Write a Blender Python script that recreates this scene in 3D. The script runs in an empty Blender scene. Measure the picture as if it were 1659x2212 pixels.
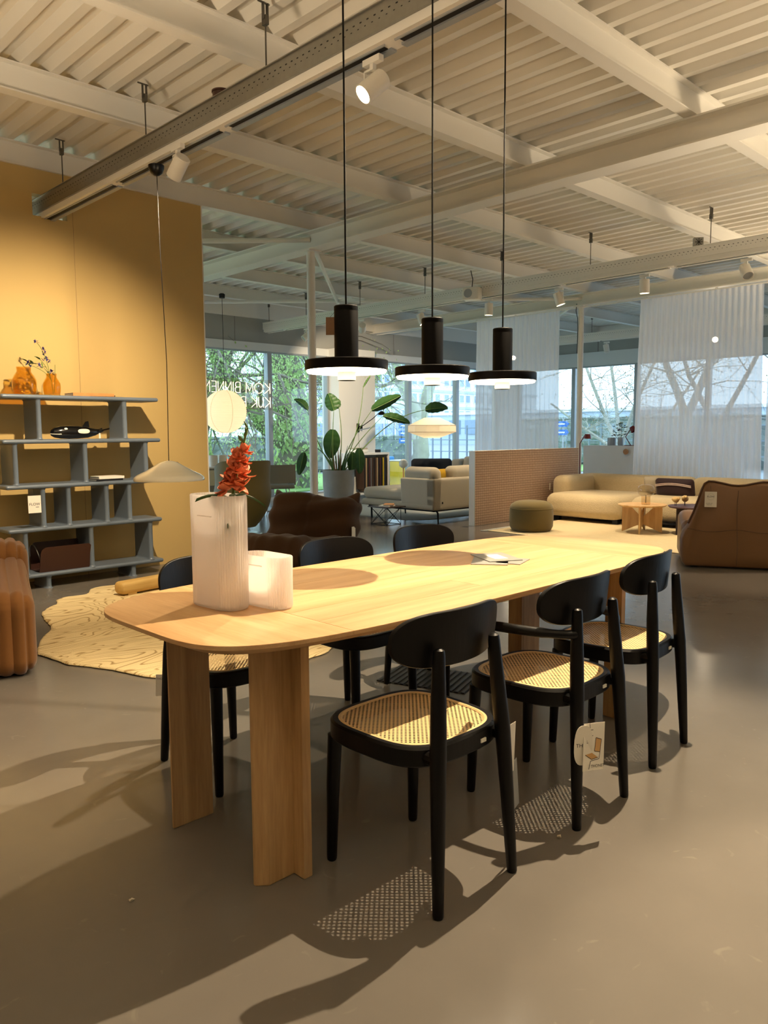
import bpy, bmesh, math, random
import numpy as np
from mathutils import Vector, Matrix
random.seed(7)
sc = bpy.context.scene
C = sc.collection
PI = math.pi

# ---------------------------------------------------------------- camera, sky, exposure
H = 1.30
F, PITCH, ROLL, YAW = 1690.0, math.radians(5.8), math.radians(-0.35), math.radians(45.8)
fh = Vector((math.cos(YAW), math.sin(YAW), 0)); up = Vector((0, 0, 1))
rt0 = fh.cross(up); fw = fh * math.cos(PITCH) - up * math.sin(PITCH); up0 = rt0.cross(fw)
rt = rt0 * math.cos(ROLL) + up0 * math.sin(ROLL); upv = rt.cross(fw)
cam = bpy.data.objects.new('camera', bpy.data.cameras.new('camera')); C.objects.link(cam)
m = Matrix.Identity(4)
for i, v in enumerate((rt, upv, -fw)):
    for r in range(3): m[r][i] = v[r]
m.translation = (0, 0, H)
cam.matrix_world = m
cam.data.sensor_fit = 'VERTICAL'; cam.data.sensor_height = 24.0; cam.data.lens = 24.0 * F / 2212.0
cam.data.clip_start = 0.05; cam.data.clip_end = 400
sc.camera = cam

sc.view_settings.view_transform = 'Standard'; sc.view_settings.look = 'None'
sc.view_settings.gamma = 1.0; sc.view_settings.use_curve_mapping = False
sc.view_settings.exposure = 0.0

SKY = 4.0
w = bpy.data.worlds.new('overcast_sky'); sc.world = w; w.use_nodes = True
nt = w.node_tree; nt.nodes.clear()
wo = nt.nodes.new('ShaderNodeOutputWorld'); bg = nt.nodes.new('ShaderNodeBackground')
tc = nt.nodes.new('ShaderNodeTexCoord'); nz = nt.nodes.new('ShaderNodeTexNoise'); rp = nt.nodes.new('ShaderNodeValToRGB')
nz.inputs['Scale'].default_value = 2.2; nz.inputs['Detail'].default_value = 3
rp.color_ramp.elements[0].position = .35; rp.color_ramp.elements[0].color = (.52, .76, 1.0, 1)
rp.color_ramp.elements[1].position = .7; rp.color_ramp.elements[1].color = (.74, .89, 1.0, 1)
nt.links.new(tc.outputs['Generated'], nz.inputs['Vector']); nt.links.new(nz.outputs['Fac'], rp.inputs['Fac'])
nt.links.new(rp.outputs['Color'], bg.inputs['Color']); bg.inputs['Strength'].default_value = SKY
nt.links.new(bg.outputs['Background'], wo.inputs['Surface'])

WARM = (1.0, .79, .53)

# ---------------------------------------------------------------- helpers
def lin(h):
    h = h.lstrip('#'); o = []
    for i in (0, 2, 4):
        c = int(h[i:i+2], 16) / 255
        o.append(c / 12.92 if c <= .04045 else ((c + .055) / 1.055) ** 2.4)
    return (*o, 1)

MATS = {}
def new_mat(name):
    mt = bpy.data.materials.new(name); mt.use_nodes = True
    MATS[name] = mt
    return mt, mt.node_tree, mt.node_tree.nodes['Principled BSDF']

def mat(name, col, rough=.5, metal=0, spec=.5, bump=0, bscale=60, var=0, vscale=4, emit=0, ecol=None, sheen=0, coat=0, stretch=None):
    """procedural principled material: base colour with noise variation and noise bump"""
    mt, nt, p = new_mat(name)
    c = lin(col) if isinstance(col, str) else (*col, 1)
    p.inputs['Base Color'].default_value = c
    p.inputs['Roughness'].default_value = rough; p.inputs['Metallic'].default_value = metal
    p.inputs['Specular IOR Level'].default_value = spec
    if sheen: p.inputs['Sheen Weight'].default_value = sheen; p.inputs['Sheen Roughness'].default_value = .4
    if coat: p.inputs['Coat Weight'].default_value = coat; p.inputs['Coat Roughness'].default_value = .1
    if emit:
        p.inputs['Emission Color'].default_value = (*(ecol or c[:3]), 1); p.inputs['Emission Strength'].default_value = emit
    if bump or var:
        tc = nt.nodes.new('ShaderNodeTexCoord'); src = tc.outputs['Object']
        if stretch:
            mp = nt.nodes.new('ShaderNodeMapping'); mp.inputs['Scale'].default_value = stretch
            nt.links.new(src, mp.inputs['Vector']); src = mp.outputs['Vector']
    if var:
        n = nt.nodes.new('ShaderNodeTexNoise'); n.inputs['Scale'].default_value = vscale; n.inputs['Detail'].default_value = 5
        mx = nt.nodes.new('ShaderNodeMix'); mx.data_type = 'RGBA'
        mx.inputs[6].default_value = tuple(max(0, x * (1 - var)) for x in c[:3]) + (1,)
        mx.inputs[7].default_value = tuple(min(1, x * (1 + var)) for x in c[:3]) + (1,)
        nt.links.new(src, n.inputs['Vector']); nt.links.new(n.outputs['Fac'], mx.inputs[0]); nt.links.new(mx.outputs[2], p.inputs['Base Color'])
    if bump:
        n2 = nt.nodes.new('ShaderNodeTexNoise'); n2.inputs['Scale'].default_value = bscale; n2.inputs['Detail'].default_value = 3
        b = nt.nodes.new('ShaderNodeBump'); b.inputs['Strength'].default_value = bump; b.inputs['Distance'].default_value = .01
        nt.links.new(src, n2.inputs['Vector']); nt.links.new(n2.outputs['Fac'], b.inputs['Height']); nt.links.new(b.outputs['Normal'], p.inputs['Normal'])
    return mt

def wood(name, c1, c2, axis=0, rough=.45, scale=1.0, rand=.12):
    """wood grain running along one local axis, tone varies a little from object to object"""
    mt, nt, p = new_mat(name)
    tc = nt.nodes.new('ShaderNodeTexCoord'); oi = nt.nodes.new('ShaderNodeObjectInfo')
    mp = nt.nodes.new('ShaderNodeMapping')
    s = [14 * scale] * 3; s[axis] = 1.1 * scale
    mp.inputs['Scale'].default_value = s
    ad = nt.nodes.new('ShaderNodeVectorMath'); ad.operation = 'ADD'
    ml = nt.nodes.new('ShaderNodeMath'); ml.operation = 'MULTIPLY'; ml.inputs[1].default_value = 37
    nt.links.new(oi.outputs['Random'], ml.inputs[0]); nt.links.new(tc.outputs['Object'], mp.inputs['Vector'])
    nt.links.new(mp.outputs['Vector'], ad.inputs[0]); nt.links.new(ml.outputs[0], ad.inputs[1])
    n = nt.nodes.new('ShaderNodeTexNoise'); n.inputs['Scale'].default_value = 1.0; n.inputs['Detail'].default_value = 6; n.inputs['Distortion'].default_value = .6
    n2 = nt.nodes.new('ShaderNodeTexNoise'); n2.inputs['Scale'].default_value = 9.0; n2.inputs['Detail'].default_value = 3
    nt.links.new(ad.outputs[0], n.inputs['Vector']); nt.links.new(ad.outputs[0], n2.inputs['Vector'])
    a2 = nt.nodes.new('ShaderNodeMath'); a2.operation = 'MULTIPLY_ADD'; a2.inputs[1].default_value = .35
    nt.links.new(n2.outputs['Fac'], a2.inputs[0]); nt.links.new(n.outputs['Fac'], a2.inputs[2])
    rp = nt.nodes.new('ShaderNodeValToRGB')
    rp.color_ramp.elements[0].position = .42; rp.color_ramp.elements[0].color = lin(c2)
    rp.color_ramp.elements[1].position = .88; rp.color_ramp.elements[1].color = lin(c1)
    nt.links.new(a2.outputs[0], rp.inputs['Fac'])
    hs = nt.nodes.new('ShaderNodeHueSaturation')
    mr = nt.nodes.new('ShaderNodeMapRange'); mr.inputs[3].default_value = 1 - rand; mr.inputs[4].default_value = 1 + rand
    nt.links.new(oi.outputs['Random'], mr.inputs[0]); nt.links.new(mr.outputs[0], hs.inputs['Value'])
    nt.links.new(rp.outputs['Color'], hs.inputs['Color']); nt.links.new(hs.outputs['Color'], p.inputs['Base Color'])
    p.inputs['Roughness'].default_value = rough
    b = nt.nodes.new('ShaderNodeBump'); b.inputs['Strength'].default_value = .06; b.inputs['Distance'].default_value = .004
    nt.links.new(n2.outputs['Fac'], b.inputs['Height']); nt.links.new(b.outputs['Normal'], p.inputs['Normal'])
    return mt

class MB:
    """collects shapes into one mesh"""
    def __init__(s): s.v = []; s.f = []
    def add(s, vs, fs, M=None):
        o = len(s.v)
        if M is not None: vs = [tuple(M @ Vector(p)) for p in vs]
        s.v += [tuple(p) for p in vs]; s.f += [tuple(i + o for i in f) for f in fs]
        return s
    def box(s, x0, x1, y0, y1, z0, z1, M=None):
        vs = [(x, y, z) for z in (z0, z1) for y in (y0, y1) for x in (x0, x1)]
        fs = [(0, 2, 3, 1), (4, 5, 7, 6), (0, 1, 5, 4), (2, 6, 7, 3), (0, 4, 6, 2), (1, 3, 7, 5)]
        return s.add(vs, fs, M)
    def rings(s, rings, closed=True, cap0=True, cap1=True, M=None):
        n = len(rings[0]); vs = [p for r in rings for p in r]; fs = []
        for k in range(len(rings) - 1):
            for i in range(n if closed else n - 1):
                j = (i + 1) % n
                fs.append((k*n+i, k*n+j, (k+1)*n+j, (k+1)*n+i))
        if cap0: fs.append(tuple(range(n - 1, -1, -1)))
        if cap1: fs.append(tuple((len(rings)-1)*n + i for i in range(n)))
        return s.add(vs, fs, M)
    def tube(s, pts, rad, seg=10, cap=True, M=None):
        pts = [Vector(p) for p in pts]
        if not isinstance(rad, (list, tuple)): rad = [rad] * len(pts)
        rings = []; prev = None
        for i, p in enumerate(pts):
            t = (pts[min(i+1, len(pts)-1)] - pts[max(i-1, 0)]).normalized()
            if prev is None:
                a = Vector((0, 0, 1)) if abs(t.z) < .9 else Vector((1, 0, 0))
                u = t.cross(a).normalized()
            else:
                u = (prev - t * prev.dot(t)).normalized()
            prev = u; v = t.cross(u)
            rings.append([tuple(p + (u * math.cos(2*PI*k/seg) + v * math.sin(2*PI*k/seg)) * rad[i]) for k in range(seg)])
        return s.rings(rings, True, cap, cap, M)
    def lathe(s, prof, seg=24, c=(0, 0, 0), cap0=False, cap1=False, M=None):
        rings = [[(c[0] + r * math.cos(2*PI*k/seg), c[1] + r * math.sin(2*PI*k/seg), c[2] + z) for k in range(seg)] for r, z in prof]
        return s.rings(rings, True, cap0, cap1, M)
    def prism(s, outline, steps, M=None):
        """outline: ccw list of (x,y); steps: list of (inset, z)"""
        n = len(outline); nor = []
        for i in range(n):
            a = Vector(outline[i-1]); b = Vector(outline[i]); c = Vector(outline[(i+1) % n])
            d1 = (b - a).normalized(); d2 = (c - b).normalized()
            n1 = Vector((d1.y, -d1.x)); n2 = Vector((d2.y, -d2.x)); q = n1 + n2
            q = q / max(.3, q.length_squared / 2) if q.length > 1e-6 else n1
            nor.append(q)
        rings = [[(outline[i][0] - nor[i].x * ins, outline[i][1] - nor[i].y * ins, z) for i in range(n)] for ins, z in steps]
        return s.rings(rings, True, True, True, M)
    def rbox(s, sx, sy, sz, r, n=6, fn=None, M=None, c=(0, 0, 0)):
        """rounded box centred on c; fn(p, normal) may move a point"""
        hx, hy, hz = sx/2, sy/2, sz/2; r = min(r, hx, hy, hz); idx = {}; vs = []; fs = []
        def axis(h):
            k = max(1, int(n * (h - r) / max(.05, r) * .6)) if n > 1 else 1
            k = min(k, 70)
            a = [-h + r * (1 - math.cos(PI/2 * i / n)) for i in range(n)]
            b = [-(h - r) + 2 * (h - r) * i / k for i in range(k + 1)]
            cc = [-x for x in reversed(a)]
            return a + b + cc
        ax = [axis(hx), axis(hy), axis(hz)]
        def pt(i, j, k):
            key = (i, j, k)
            if key in idx: return idx[key]
            q = Vector((ax[0][i], ax[1][j], ax[2][k]))
            inn = Vector((max(-hx+r, min(hx-r, q.x)), max(-hy+r, min(hy-r, q.y)), max(-hz+r, min(hz-r, q.z))))
            d = q - inn
            nn = d.normalized() if d.length > 1e-9 else Vector((0, 0, 1))
            p = inn + nn * r
            if fn: p = fn(p, nn)
            idx[key] = len(vs); vs.append((p[0] + c[0], p[1] + c[1], p[2] + c[2])); return idx[key]
        N = [len(a) - 1 for a in ax]
        for i in range(N[0]):
            for j in range(N[1]):
                fs.append((pt(i, j, 0), pt(i, j+1, 0), pt(i+1, j+1, 0), pt(i+1, j, 0)))
                fs.append((pt(i, j, N[2]), pt(i+1, j, N[2]), pt(i+1, j+1, N[2]), pt(i, j+1, N[2])))
        for i in range(N[0]):
            for k in range(N[2]):
                fs.append((pt(i, 0, k), pt(i+1, 0, k), pt(i+1, 0, k+1), pt(i, 0, k+1)))
                fs.append((pt(i, N[1], k), pt(i, N[1], k+1), pt(i+1, N[1], k+1), pt(i+1, N[1], k)))
        for j in range(N[1]):
            for k in range(N[2]):
                fs.append((pt(0, j, k), pt(0, j, k+1), pt(0, j+1, k+1), pt(0, j+1, k)))
                fs.append((pt(N[0], j, k), pt(N[0], j+1, k), pt(N[0], j+1, k+1), pt(N[0], j, k+1)))
        return s.add(vs, fs, M)
    def grid(s, fn, nu, nv, closed_u=False, M=None, flip=False):
        vs = [fn(i / nu, j / nv) for j in range(nv + 1) for i in range(nu + (0 if closed_u else 1))]
        w = nu if closed_u else nu + 1; fs = []
        for j in range(nv):
            for i in range(nu):
                a, b = j*w + i, j*w + (i+1) % w
                q = (a, b, b + w, a + w)
                fs.append(q[::-1] if flip else q)
        return s.add(vs, fs, M)
    def mesh(s, name, mt, smooth=35):
        me = bpy.data.meshes.new(name); me.from_pydata(s.v, [], s.f); me.validate(); me.update()
        if mt is not None: me.materials.append(MATS[mt] if isinstance(mt, str) else mt)
        if smooth:
            me.shade_smooth(); me.set_sharp_from_angle(angle=math.radians(smooth))
        return me
    def build(s, name, mt, parent=None, smooth=35, loc=None, rotz=0, recalc=False):
        me = s.mesh(name, mt, smooth)
        if recalc:
            bm = bmesh.new(); bm.from_mesh(me); bmesh.ops.recalc_face_normals(bm, faces=bm.faces); bm.to_mesh(me); bm.free()
        return link(name, me, parent, loc, rotz)

def link(name, me, parent=None, loc=None, rotz=0):
    o = bpy.data.objects.new(name, me); C.objects.link(o)
    if parent is not None: o.parent = parent
    if loc is not None: o.location = loc
    if rotz: o.rotation_euler = (0, 0, rotz)
    return o
def tag(o, label=None, cat=None, group=None, kind=None):
    if label: o['label'] = label
    if cat: o['category'] = cat
    if group: o['group'] = group
    if kind: o['kind'] = kind
    return o
def thing(name, label, cat, loc=(0, 0, 0), rotz=0, group=None):
    o = bpy.data.objects.new(name, None); C.objects.link(o)
    o.location = loc; o.rotation_euler = (0, 0, rotz); o.empty_display_size = .1
    return tag(o, label, cat, group)
def copy_tree(o, parent=None):
    c = o.copy(); C.objects.link(c); c.parent = parent
    for ch in [x for x in bpy.data.objects if x.parent == o]: copy_tree(ch, c)
    return c
def struct(o): o['kind'] = 'structure'; return o

def text_mesh(txt, size, name='lettering', mt=None, extrude=0, align='CENTER'):
    cu = bpy.data.curves.new('t', 'FONT'); cu.body = txt; cu.size = size; cu.align_x = align; cu.align_y = 'CENTER'; cu.extrude = extrude
    o = bpy.data.objects.new('t', cu); C.objects.link(o)
    dg = bpy.context.evaluated_depsgraph_get(); dg.update()
    me = bpy.data.meshes.new_from_object(o.evaluated_get(dg)); me.name = name
    bpy.data.objects.remove(o); bpy.data.curves.remove(cu)
    me.materials.clear()
    if mt: me.materials.append(MATS[mt])
    return me
def superell(a, b, n, k=48, c=(0, 0), m=None):
    m = m or n; o = []
    for i in range(k):
        t = 2 * PI * i / k; ct, st = math.cos(t), math.sin(t)
        o.append((c[0] + a * math.copysign(abs(ct) ** (2/n), ct), c[1] + b * math.copysign(abs(st) ** (2/m), st)))
    return o
def clip(poly, x=None, y=None, keep=1):
    """clip a convex polygon against x=const or y=const; keep=+1 keeps the larger side"""
    ax, v = (0, x) if x is not None else (1, y); out = []
    for i in range(len(poly)):
        a, b = poly[i-1], poly[i]; da, db = (a[ax]-v)*keep, (b[ax]-v)*keep
        if (da >= 0) != (db >= 0):
            t = da / (da - db); out.append((a[0] + (b[0]-a[0])*t, a[1] + (b[1]-a[1])*t))
        if db >= 0: out.append(b)
    return out
def dedupe(poly, e=2e-3):
    o = []
    for p in poly:
        if not o or (abs(p[0]-o[-1][0]) + abs(p[1]-o[-1][1])) > e: o.append(p)
    if len(o) > 1 and (abs(o[0][0]-o[-1][0]) + abs(o[0][1]-o[-1][1])) < e: o.pop()
    return o
def bez(p0, p1, p2, p3, n=12):
    p0, p1, p2, p3 = map(Vector, (p0, p1, p2, p3)); o = []
    for i in range(n + 1):
        t = i / n; o.append(tuple(p0*(1-t)**3 + p1*3*t*(1-t)**2 + p2*3*t*t*(1-t) + p3*t**3))
    return o
def spot(name, loc, target, power, angle, blend=.35, col=WARM, size=.03, parent=None):
    l = bpy.data.lights.new(name, 'SPOT'); l.energy = power; l.color = col; l.spot_size = math.radians(angle); l.spot_blend = blend
    l.shadow_soft_size = size
    o = bpy.data.objects.new(name, l); C.objects.link(o)
    d = (Vector(target) - Vector(loc)).normalized()
    o.rotation_euler = d.to_track_quat('-Z', 'Y').to_euler(); o.location = loc
    return o
def aim(d):
    """rotation taking -Z to direction d"""
    return Vector(d).normalized().to_track_quat('-Z', 'Y').to_matrix().to_4x4()
# ---------------------------------------------------------------- materials
mat('paint_white', '#EDEAE2', .55, var=.03, vscale=2)
mat('deck_white', '#E6E2D8', .5, var=.05, vscale=1.5)
mat('wall_white', '#F0EEE9', .8, var=.02)
mat('ochre_paint', '#C9AB6C', .75, bump=.04, bscale=180, var=.05, vscale=1.3)
mat('header_grey', '#A9A9A4', .7, bump=.05, bscale=40, var=.08, vscale=1.2)
mat('frame_white', '#E4E6E6', .4)
mat('frame_grey', '#A8ADB2', .35, metal=.3)
mat('black_paint', '#060505', .36, spec=.3)
mat('black_stain', '#040303', .42, spec=.28, bump=.05, bscale=8, stretch=(12, 12, 1))
mat('black_metal', '#050404', .5, spec=.15)
mat('cane', '#E6C68E', .5, var=.12, vscale=120)
mat('cane_edge', '#E2C48C', .5)
mat('card_white', '#F1EBDD', .7)
mat('ink', '#151515', .7)
mat('ink_grey', '#8A8580', .7)
mat('tan_print', '#D3A66B', .7)
mat('galvanised', '#96958F', .38, metal=.85, var=.12, vscale=25)
mat('steel_rod', '#6A6760', .4, metal=.8)
mat('shelf_blue', '#66727F', .4, spec=.5, coat=.15)
mat('cream_gloss', '#FBF4DC', .12, spec=.6, coat=.5)
mat('corduroy', '#774B18', .9, sheen=.35, bump=.15, bscale=30, var=.12, vscale=14, stretch=(60, 60, 4))
mat('brown_suede', '#3E2712', .9, sheen=.25, bump=.12, bscale=70, var=.15, vscale=5)
mat('leather_tan', '#7E5A38', .45, spec=.5, bump=.1, bscale=260, var=.07, vscale=2.5)
mat('leather_edge', '#54361F', .5)
mat('leather_brown', '#3A1F16', .4, bump=.05, bscale=200)
mat('boucle', '#C9B690', .95, bump=1.0, bscale=110, var=.1, vscale=40, sheen=.2)
mat('cream_fabric', '#BBB09A', .95, bump=.25, bscale=300, var=.05, sheen=.15)
mat('olive_fabric', '#6A5B33', .95, bump=.3, bscale=220, sheen=.2)
mat('olive_leather', '#6E5E2A', .6, bump=.1, bscale=150)
mat('grey_fabric', '#9A978C', .9, bump=.2, bscale=250)
mat('dark_fabric', '#161A22', .9, bump=.2, bscale=250)
mat('plum_velvet', '#2A1114', .8, sheen=.3)
mat('stripe_pale', '#C9B2A6', .8)
mat('yellow_fabric', '#C49A1C', .85, bump=.15, bscale=200)
mat('rug_beige', '#CDBB93', .95, bump=.6, bscale=120, var=.08, vscale=18)
mat('rug_grey', '#C4C0B4', .95, bump=.4, bscale=160)
mat('concrete_pot', '#9B958E', .85, bump=.25, bscale=30, var=.2, vscale=6)
mat('soil', '#2B2119', .95, bump=.5, bscale=60)
mat('leaf_green', '#2F5426', .42, spec=.4, var=.25, vscale=9)
mat('stem_green', '#5E7A3A', .55)
mat('stem_dry', '#8A6A45', .8)
mat('bark', '#847D72', .9, bump=.6, bscale=14, var=.3, vscale=5)
mat('bark_pale', '#A5A294', .9, bump=.4, bscale=14, var=.25, vscale=4)
mat('dry_leaf', '#8C7B55', .8, var=.3)
mat('petal_coral', '#FA8A60', .6, var=.25, vscale=30)
mat('petal_blue', '#3C3470', .6, var=.3, vscale=40)
mat('petal_white', '#EDE7DC', .6)
mat('metal_chrome', '#C9C9C9', .2, metal=1)
mat('red_lacquer', '#6E1418', .35, coat=.2)
mat('plum_lacquer', '#4A3138', .45)
mat('knob_wood', '#B98355', .5)
mat('white_plastic', '#EFEBE1', .4)
mat('white_ceramic', '#EDE6DA', .5)
mat('paper_white', '#EFEDE6', .8)
mat('book_grey', '#8B8D92', .6)
mat('book_black', '#1B1A1A', .5)
mat('book_print', '#C98A4A', .6, var=.4, vscale=14)
mat('card_grey', '#8F8E88', .55)
mat('truck_blue', '#1E86D8', .45)
mat('sign_blue', '#1F66C4', .45)
mat('box_yellow', '#FFD024', .55)
mat('tyre', '#17181A', .8)
mat('facade_pale', '#D5DEE4', .8)
mat('facade_band', '#AEBBC4', .8)
mat('window_dark', '#7C90A4', .15, spec=.6)
mat('asphalt', '#8C9196', .9, var=.1, vscale=.6)
mat('lawn', '#8CB464', .9, var=.3, vscale=2, bump=.4, bscale=30)
mat('hedge', '#77807C', .9, var=.35, vscale=6, bump=.8, bscale=12)
mat('fence_grey', '#7C8894', .7)
mat('debris', '#D9CDB4', .8)
mat('grate', '#33302B', .5, metal=.5)
mat('orca_black', '#0D0C0C', .18, coat=.4)
mat('orca_white', '#F0E8D6', .3)
for nm, cl in (('cloth_brown', '#4A3528'), ('cloth_dark', '#26211F'), ('cloth_tan', '#A78D6C'), ('cloth_yellow', '#D6B52E'), ('cloth_navy', '#2B3142'), ('cloth_grey', '#6D6A68'), ('cloth_wine', '#4B2A2C')):
    mat(nm, cl, .95, bump=.2, bscale=120)

wood('oak_x', '#D6B080', '#BA8E5E', 0, .42, 1.0, .07)
wood('oak_y', '#D6B080', '#B88C5C', 1, .42, 1.0, .05)
wood('oak_z', '#CDA672', '#9E7648', 2, .5, 1.0, .05)
wood('oak_pale', '#D8B27A', '#B58B52', 2, .5, 1.2, .05)
wood('oak_bench', '#E0BD74', '#C89C50', 0, .5, 1.0, .05)
wood('bird_wood', '#D8B878', '#B8904E', 0, .5, 3.0, .08)
wood('walnut_dark', '#3A2821', '#251813', 2, .5, 1.0, .05)

def m_floor():
    mt, nt, p = new_mat('floor_resin')
    tc = nt.nodes.new('ShaderNodeTexCoord'); L = nt.links.new
    n = nt.nodes.new('ShaderNodeTexNoise'); n.inputs['Scale'].default_value = .55; n.inputs['Detail'].default_value = 6; n.inputs['Roughness'].default_value = .6
    rp = nt.nodes.new('ShaderNodeValToRGB')
    rp.color_ramp.elements[0].position = .3; rp.color_ramp.elements[0].color = lin('#69645D')
    rp.color_ramp.elements[1].position = .75; rp.color_ramp.elements[1].color = lin('#7B756D')
    L(tc.outputs['Object'], n.inputs['Vector']); L(n.outputs['Fac'], rp.inputs['Fac'])
    # faint pale scuffs
    v = nt.nodes.new('ShaderNodeTexNoise'); v.inputs['Scale'].default_value = 7; v.inputs['Detail'].default_value = 8; v.inputs['Distortion'].default_value = 2.5
    r2 = nt.nodes.new('ShaderNodeValToRGB'); r2.color_ramp.elements[0].position = .66; r2.color_ramp.elements[1].position = .74
    r2.color_ramp.elements[1].color = (.08, .08, .08, 1)
    L(tc.outputs['Object'], v.inputs['Vector']); L(v.outputs['Fac'], r2.inputs['Fac'])
    mx = nt.nodes.new('ShaderNodeMix'); mx.data_type = 'RGBA'; mx.inputs[7].default_value = lin('#C9BFA9')
    L(r2.outputs['Color'], mx.inputs[0]); L(rp.outputs['Color'], mx.inputs[6]); L(mx.outputs[2], p.inputs['Base Color'])
    rr = nt.nodes.new('ShaderNodeMapRange'); rr.inputs[3].default_value = .12; rr.inputs[4].default_value = .27
    L(n.outputs['Fac'], rr.inputs[0]); L(rr.outputs[0], p.inputs['Roughness'])
    p.inputs['Specular IOR Level'].default_value = .5
    b = nt.nodes.new('ShaderNodeBump'); b.inputs['Strength'].default_value = .05; b.inputs['Distance'].default_value = .02
    n3 = nt.nodes.new('ShaderNodeTexNoise'); n3.inputs['Scale'].default_value = 3; n3.inputs['Detail'].default_value = 4
    L(tc.outputs['Object'], n3.inputs['Vector']); L(n3.outputs['Fac'], b.inputs['Height']); L(b.outputs['Normal'], p.inputs['Normal'])
m_floor()

def m_mix(name, build):
    mt = bpy.data.materials.new(name); mt.use_nodes = True; MATS[name] = mt
    nt = mt.node_tree; nt.nodes.clear()
    out = nt.nodes.new('ShaderNodeOutputMaterial'); nt.links.new(build(nt), out.inputs['Surface'])
def sh(nt, kind, col=None, rough=None):
    n = nt.nodes.new('ShaderNodeBsdf' + kind)
    if col: n.inputs['Color'].default_value = lin(col) if isinstance(col, str) else (*col, 1)
    if rough is not None: n.inputs['Roughness'].default_value = rough
    return n.outputs[0]
def mix(nt, f, a, b):
    n = nt.nodes.new('ShaderNodeMixShader')
    if isinstance(f, (int, float)): n.inputs[0].default_value = f
    else: nt.links.new(f, n.inputs[0])
    nt.links.new(a, n.inputs[1]); nt.links.new(b, n.inputs[2]); return n.outputs[0]
def fres(nt, ior):
    # two-sided Schlick reflectance, so that thin closed shells never trap light by total internal reflection
    lw = nt.nodes.new('ShaderNodeLayerWeight'); lw.inputs['Blend'].default_value = .5
    pw = nt.nodes.new('ShaderNodeMath'); pw.operation = 'POWER'; pw.inputs[1].default_value = 5
    f0 = ((ior - 1) / (ior + 1)) ** 2
    ma = nt.nodes.new('ShaderNodeMath'); ma.operation = 'MULTIPLY_ADD'; ma.inputs[1].default_value = 1 - f0; ma.inputs[2].default_value = f0
    nt.links.new(lw.outputs['Facing'], pw.inputs[0]); nt.links.new(pw.outputs[0], ma.inputs[0]); return ma.outputs[0]

m_mix('pane_glass', lambda nt: mix(nt, fres(nt, 1.45), sh(nt, 'Transparent', (.93, .97, .98)), sh(nt, 'Glossy', (1, 1, 1), .0)))
m_mix('clear_glass', lambda nt: mix(nt, fres(nt, 1.5), sh(nt, 'Transparent', (.93, .90, .84)), sh(nt, 'Glossy', (1, 1, 1), .02)))
m_mix('peach_glass', lambda nt: mix(nt, fres(nt, 1.5), sh(nt, 'Transparent', (.985, .92, .82)), sh(nt, 'Glossy', (1, 1, 1), .02)))
m_mix('amber_glass', lambda nt: mix(nt, fres(nt, 1.5), mix(nt, .06, sh(nt, 'Transparent', (.95, .80, .40)), sh(nt, 'Diffuse', (.5, .28, .04))), sh(nt, 'Glossy', (1, 1, 1), .03)))
m_mix('frosted_glass', lambda nt: mix(nt, fres(nt, 1.3), mix(nt, .16, mix(nt, .62, sh(nt, 'Diffuse', (.95, .92, .9)), sh(nt, 'Translucent', (.97, .93, .9))), sh(nt, 'Transparent', (1, 1, 1))), sh(nt, 'Glossy', (1, 1, 1), .3)))
m_mix('voile', lambda nt: mix(nt, .17, mix(nt, .6, sh(nt, 'Diffuse', (.95, .95, .96)), sh(nt, 'Translucent', (.96, .96, .98))), sh(nt, 'Transparent', (1, 1, 1))))
m_mix('willow_leaf', lambda nt: mix(nt, .55, sh(nt, 'Diffuse', '#C2DE96'), sh(nt, 'Translucent', '#CDE69C')))
m_mix('willow_leaf_dark', lambda nt: mix(nt, .5, sh(nt, 'Diffuse', '#AACB82'), sh(nt, 'Translucent', '#B4D488')))
def m_lantern(name, e, col):
    def b(nt):
        em = nt.nodes.new('ShaderNodeEmission'); em.inputs[0].default_value = (*col, 1); em.inputs[1].default_value = e
        ad = nt.nodes.new('ShaderNodeAddShader'); nt.links.new(em.outputs[0], ad.inputs[0])
        nt.links.new(mix(nt, .5, sh(nt, 'Diffuse', (.92, .88, .76)), sh(nt, 'Translucent', (.9, .86, .74))), ad.inputs[1]); return ad.outputs[0]
    m_mix(name, b)
m_lantern('lantern_paper', .11, (1, .72, .34))
m_lantern('saucer_paper', .10, (1, .66, .36))
mat('led_ring', '#FFFFFF', .5, emit=10.5, ecol=(1.0, .86, .62))
mat('led_face', '#FFFFFF', .5, emit=40, ecol=(1.0, .78, .48))
mat('neon_tube', '#FFFFFF', .5, emit=3.2, ecol=(1.0, .80, .45))

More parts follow.
